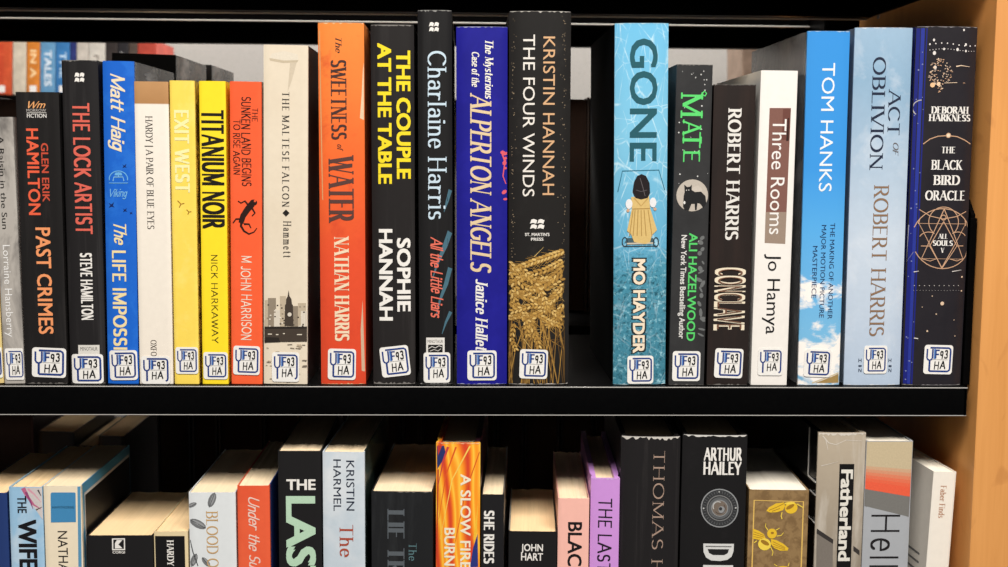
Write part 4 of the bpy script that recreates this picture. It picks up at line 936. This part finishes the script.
for x, y, r, ro in ((212, 500, 8, 1.2), (198, 524, 9, -.5), (192, 505, 5, .4), (194, 560, 7, 1.2), (206, 562, 6, -.9)):
    a.disc(x, y, r, (120, 122, 124), r*.46, 12, ro); a.disc(x+.6, y-.5, r*.8, (158, 160, 162), r*.2, 10, ro)
    a.line([(x-r*math.cos(ro), y+r*math.sin(ro)), (x+r*math.cos(ro), y-r*math.sin(ro))], .6, (60, 62, 64))
a.line([(190, 540), (193, 552), (198, 566)], 1, (60, 62, 64)); a.build()
b.title('BLOOD OF', 'serif', 207, 218, 511, 574, (206, 166, 112))
b = low('orange paperback with white handwriting and a blue right side', 237.8, 270, 237, 269.4, 485.8, cover=K((234, 98, 62), mottle=(16, (224, 84, 52), .45, .65, .7)), right=mat('cover', (44, 70, 140), .35), pages=PAGES, depth=.128)
b.title('Under the Su', 'script', 249, 259.6, 497, 569, (248, 214, 200))
b = low('black paperback with pale green block letters below a white word', 277.6, 321.4, 277.6, 321, 451, cover=K((28, 27, 28)), pages=PAGES, depth=.14)
b.art('title_lettering', 2).across('THE', 'heavy', 286.4, 315.6, 489.6, 479.6, WH).build(); b.title('LAST', 'heavy', 287.4, 314.6, 496, 594, (190, 222, 194))
b = low('pale frosted blue paperback with dark thin capitals and a rust red word', 322.6, 365.4, 322.2, 364.6, 452, cover=K((196, 208, 218), mottle=(16, (222, 226, 230), .45, .65, .9)), right=K((40, 52, 46), rough=.25, mottle=(40, (92, 112, 112), .5, .66, .8))(.2), pages=PAGES, depth=.14, rz=-.05)
b.author('KRISTIN', 'sans', 346.4, 354.4, 460.4, 510.4, (40, 48, 66)); b.author('HARMEL', 'sans', 333.4, 341, 459.4, 511, (40, 48, 66)); b.title('The', 'serif', 340, 353, 524.6, 557, (176, 80, 58))
b = low('dark charcoal book with pewter slab letters and a small teal word', 368.6, 434, 371, 433, 491.5, cover=K((30, 31, 33), mottle=(26, (48, 50, 52), .5, .68, .6, (4, 1, .4))), pages=PAGES, depth=.135, rz=-.05, right=mat('cover', (60, 52, 48), .3))
b.title('LIE TREE', 'fat', 388, 404, 509, 598, (92, 98, 104)); b.title('The', 'serif', 409, 416.4, 543, 560.6, (92, 124, 130)); b.edge_wear((120, 116, 110), .0008, 0, .6)
def flame(h):
    t = NT('cover', .35, .4); z = t.xyz()[2]
    wv = t.n('ShaderNodeTexWave', wave_type='BANDS', bands_direction='X', i_Scale=26.0, i_Distortion=5.0, i_Detail=2.0); wv.inputs['Detail Scale'].default_value = 1.4
    mp = t.vec((1, 1, .22), (0, .42, 0)); t.l(mp, wv.inputs['Vector'])
    c = t.ramp(wv.outputs['Fac'], [(0, (214, 70, 40)), (.25, (240, 120, 36)), (.55, (252, 166, 42)), (.8, (254, 200, 70)), (1, (248, 150, 36))])
    return t.out(c)
b = low('flame yellow and orange hardcover with white capitals, brightest on the lower shelf', 434.4, 478.4, 435.8, 480.4, 443, kind='hb', cover=flame, pages=PAGES, depth=.155, rz=-.05, sag=.0014, right=mat('cover', (60, 30, 40), .3))
a = b.art('flame_picture', 1)
a.px([(436.6, 447), (444, 446), (445.4, 452), (442, 462), (437, 470)], (44, 54, 110)); a.px([(437, 446), (442, 446), (438, 456)], (200, 60, 60))
for p, wd, c in (([(448, 447), (443, 462), (437.6, 488)], 2.6, (206, 70, 70)), ([(456, 447), (446, 475), (438.6, 520)], 1.8, (232, 96, 40)), ([(470, 446), (452, 480), (440, 540)], 1.6, (252, 214, 100)), ([(480, 452), (466, 490), (450, 567)], 2, (226, 100, 36)), ([(481.6, 447), (480.4, 480)], 1.2, (206, 60, 50)), ([(438, 470), (436.6, 560)], 1.6, (190, 60, 50))): a.line(p, wd, c, .4)
a.px([(477.6, 534), (473, 548), (470, 567), (478, 567)], (44, 56, 128)); a.px([(478, 500), (477, 530), (474, 545), (473.4, 538), (476, 520)], (250, 196, 60)); a.build()
b.title('A SLOW FIRE', 'bold', 460.6, 470.4, 474, 569, (250, 240, 214)); b.title('BURNING', 'bold', 444.4, 454.6, 528, 592, (250, 240, 214)); b.edge_wear((240, 190, 150), .0008, 0, .6)
b = low('slim black paperback with white condensed capitals beside the flame-coloured one', 477.6, 501.6, 481.2, 504, 494.5, cover=K((28, 27, 29)), pages=PAGES, depth=.135, rz=-.05, right=mat('cover', (120, 112, 104), .35))
b.title('SHE RIDES', 'cond', 484.4, 493.6, 510.6, 563.6, WH)
b = low('short black paperback with a white two-line name across its spine', 509.6, 556, 508.6, 557, 531.5, cover=K((26, 25, 26)), pages=PAGES_OLD, depth=.106, rz=-.05, left=mat('cover', (150, 146, 140), .4))
b.art('author_lettering', 2).across('JOHN', 'bold', 521, 543, 551, 544.2, WH).across('HART', 'bold', 521, 543, 560.4, 553.2, WH).build()
b = low('salmon pink paperback with black capitals', 558.4, 588.4, 558.2, 589.4, 498.5, cover=K((244, 186, 172)), pages=PAGES, depth=.13, rz=-.045)
b.title('BLACK', 'boldit' if 0 else 'bold', 568, 581.4, 522, 579, (28, 24, 26))
b = low('lilac purple hardcover with thin black hand-cut capitals', 590.4, 619, 591, 620, 478.5, kind='hb', cover=K((204, 146, 218)), pages=PAGES, depth=.14, rz=-.045, sag=.0008)
b.title('THE LAST', 'handb', 598.4, 610.6, 498.5, 572, (34, 26, 40)); b.edge_wear((226, 210, 236), .0007, 0, .6)
b = low('thick black hardcover with copper grey serif capitals and rubbed head edge', 623, 676, 621.4, 681, 436.5, kind='hb', cover=K((30, 28, 29), mottle=(24, (52, 49, 49), .54, .7, .6, (8, 1, .3))), pages=PAGES, depth=.16, rz=-.045, sag=.0026)
b.author('THOMAS HARRIS', 'serifl', 652, 662.6, 450.8, 640, (176, 150, 134)); b.edge_wear((214, 208, 200), .0028, 0, .85)
b = low('thick black hardcover with white two-line name above a metal safe dial', 681.6, 744.6, 683.2, 748, 435, kind='hb', cover=K((24, 23, 24), mottle=(24, (36, 34, 35), .54, .7, .5)), pages=PAGES, depth=.16, rz=-.045, sag=.002)
b.art('author_lettering', 2).across('ARTHUR', 'cond', 704, 742, 460, 448.4, WH).across('HAILEY', 'cond', 703.4, 741.4, 474, 462.4, WH).build()
a = b.art('dial_picture', 1); M1, M2, M3, M4 = (96, 98, 100), (150, 152, 154), (58, 59, 61), (196, 196, 194)
a.disc(719.6, 508, 19, M3, 19.6, 36); a.build()
a = b.art('dial_picture', 2); a.ring(719.6, 508, 18.2, 1.2, M2, 0, 360, 18.8); a.ring(719.6, 508, 12.4, 1, (130, 130, 130)); a.disc(719.6, 508, 11.6, M1, n=28)
for i in range(36):
    an = 2*PI*i/36; a.line([(719.6+14.2*math.cos(an), 508+14.6*math.sin(an)), (719.6+16.6*math.cos(an), 508+17*math.sin(an))], .7, M1)
a.disc(719.6, 508, 8, (120, 108, 98), n=22); a.ring(719.6, 508, 8, .8, M2); a.ring(718, 506.5, 5, 1, M4, 60, 210); a.disc(721.6, 509.6, 3.4, M2, 4, 14, .5); a.disc(720.4, 508.6, 1.8, M3); a.ring(719.6, 508, 5.4, .8, (90, 80, 74), 220, 400)
a.disc(703.6, 508.4, .9, M4); a.disc(735.6, 507.6, .9, M4); a.disc(719, 491.6, .7, M4); a.build()
a = b.art('title_lettering', 2); SL = (222, 222, 220)
a.px([(703.4, 543.6), (733.8, 543.6), (733.4, 551), (731.4, 556.4), (727, 559.6), (720, 560.8), (711, 560.4), (706, 557.4), (703.6, 552)], SL)
a.px([(707.6, 549), (729, 549), (727.6, 553), (724, 555), (713, 555), (709, 553)], (34, 33, 34))
a.px([(703.2, 565), (733, 565), (732.6, 582), (727.6, 582), (728, 571), (721, 571), (721, 582), (716, 582), (716, 571), (708.4, 571), (708.2, 582), (703, 582)], SL); a.build()
a = b.art('title_inline', 3); a.line([(705.6, 546), (731.4, 546)], .7, (120, 120, 120)); a.build()
b.edge_wear((226, 222, 216), .0016, 0, .95)
b = low('tan cloth-look book with golden bees inside a thin gold frame', 745.6, 806, 749.6, 809, 490, cover=K((146, 118, 80), mottle=(160, (120, 94, 62), .45, .6, .9)), pages=PAGES_WHITE, depth=.12, rz=-.045)
a = b.art('gold_frame', 1); GO = (238, 196, 104); a.line([(752, 575), (754.4, 500.6), (803.2, 501.4), (800.6, 575)], 1.3, GO); a.build()
a = b.art('bee_picture', 2); BG, BD, BY = (240, 196, 52), (166, 122, 40), (250, 218, 84)
a.px([(766.4, 511), (769, 507.4), (776, 503.4), (784, 502.2), (785, 506), (783, 510), (777, 512.2), (770, 512.6)], BG); a.line([(769, 510.4), (777, 507), (784, 503.4)], .7, BD); a.line([(772, 511.4), (780, 508.4)], .7, BD)
a.disc(791, 507.6, 6.6, BG, 6.2, 16, .3); a.disc(790, 506.6, 4.8, BD, 2, 12, .55); a.line([(796.6, 503.6), (802.6, 507)], 1, BY); a.line([(782, 512), (781, 516), (782, 519)], .9, BY); a.disc(789.6, 503, 5.6, BY, 1.4, 10, .1)
a.px([(753.2, 529), (759, 531), (764, 534.4), (766, 539), (762, 540.6), (756, 539.4), (753, 539)], BG)
for k in range(3): a.line([(753.6, 532+k*2.4), (764, 535.6+k*1.6)], .6, BD)
a.disc(772, 533.6, 5, BG, 5.4, 14); a.disc(772.4, 533, 1.7, BD, 1.3); a.line([(768, 530.4), (765.4, 526.4), (766, 523.4)], 1, BY, .5); a.line([(776, 530), (779.6, 528)], 1, BY, .5); a.line([(776.6, 536), (781, 535.4), (783.6, 532.4)], 1, BY, .5)
a.disc(764.6, 544.4, 6.8, BY, 6.4, 18, -.5); a.disc(765, 542.8, 5, BD, 2.2, 12, -.5)
a.px([(771, 539), (776, 540), (783, 543.4), (788.4, 548), (787.4, 550.4), (780, 550.6), (774, 548), (771, 544)], BG)
for k in range(3): a.line([(773, 541.6+k*2.4), (785, 547.4+k*1.1)], .6, BD)
a.line([(770.6, 547), (773, 552), (772, 556)], 1, BY, .6); a.line([(757, 541), (754.4, 543)], 1, BY)
a.disc(783, 571, 9, BG, 5.6, 16); a.line([(788, 566), (789, 562.4)], 1, BY, .5); a.line([(777, 566), (774, 564)], 1, BY, .5); a.build()
b = low('clear-wrapped beige and silver hardcover with a black title band', 816.4, 860.4, 819, 867, 433, kind='hb', cover=lambda h: cover_mat(None, h, rough=.2, stops=[(0, (70, 66, 62)), (.5, (128, 118, 106)), (.72, (158, 146, 130)), (1, (186, 172, 152))], mottle=(30, (204, 196, 184), .5, .68, .7, (2, 1, .4))), pages=PAGES, depth=.16, sag=.0016, left=mat('cover', (20, 19, 20), .2))
a = b.art('title_band', 1); a.px([(836, 580), (850.4, 580), (854.4, 464), (839.6, 464)], (20, 19, 19)); a.px([(817.4, 529), (833.4, 539.6), (833, 544), (817, 534)], (58, 54, 52)); a.px([(817.2, 534), (833, 544), (832.4, 580), (816.4, 580)], (128, 120, 112)); a.px([(853.6, 546), (860, 551), (860, 556), (853.4, 551)], (60, 56, 54)); a.build()
b.title('Fatherland', 'heavy', 840, 851, 469.5, 561, (236, 232, 222)); b.edge_wear((222, 214, 202), .0022, 0, .9)
a = b.art('wrapper_crease', 2); a.line([(823, 436), (829, 443), (836, 444.6), (846, 440), (862, 441)], 1, (226, 218, 206), .4); a.line([(821.6, 466), (838, 461.6)], .8, (214, 206, 194), .3); a.line([(826, 440), (828, 450)], .8, (224, 216, 204), .3); a.build()
for y0, y1, zz, hh in ((.001, .022, .034, .0012), (.001, .016, .043, .001), (.001, .02, .062, .001)):
    bm = bmesh.new(); add_box(bm, -b.w/2-.0006, -b.w/2-.0001, y0+.0016, y1, b.h-zz-hh, b.h-zz, .0002); bm_obj('wrapper_edge', bm, mat('clear_plastic_edge', (206, 204, 200), .3), b.root)
bm = bmesh.new(); add_box(bm, -b.w/2-.0006, -b.w/2-.0001, .0206, .022, b.h-.035, b.h-.001, .0002); bm_obj('wrapper_edge', bm, mat('clear_plastic_edge', (190, 188, 184), .3), b.root)
b = low('paperback with cream, red-orange and silver grey bands beside the white book', 859.6, 906, 866.8, 913.4, 441, cover=K((168, 171, 176)), pages=PAGES_WHITE, depth=.135)
b.title('Hell', 'thin', 871.4, 898, 514.6, 567, (30, 28, 30))
a = b.art('colour_bands', 1)
def slant(y0, y1, c):   # bands tilt a little down to the right
    xl = lambda y: 866.6-(y-441)/126*7.2; xr = lambda y: 913.2-(y-441)/126*7.2
    f_ = lambda y: (y-446)/50*9 if y > 446 else 0
    a.px([(xl(y1), y1), (xr(y1+f_(y1)), y1+f_(y1)), (xr(y0+f_(y0)), y0+f_(y0)), (xl(y0), y0)], c)
slant(489, 506, (124, 122, 118)); slant(441.6, 466, (206, 188, 154))
for k, c in enumerate(((214, 172, 138), (222, 154, 120), (230, 136, 102), (236, 120, 88), (240, 108, 76))): slant(466+k*3, 469+k*3, c)
slant(481, 489, (242, 100, 70)); a.build()
b = low('white paperback turned slightly with a small orange-brown word, last on the lower shelf', 925, 949.4, 934, 957.4, 472, cover=K((238, 230, 218)), pages=PAGES_WHITE, depth=.13, rz=.05, lean=.035)
for i in range(7): b.side_panel(-1, .012, .05-.012*(i % 3 == 2), b.h-.062-i*.006, b.h-.0605-i*.006, (120, 118, 116), 'blurb_lettering')
b.art('publisher_lettering', 2).down('Faber Finds', 'serif', 939.8, 945.4, 485.6, 518, (186, 124, 84)).build()
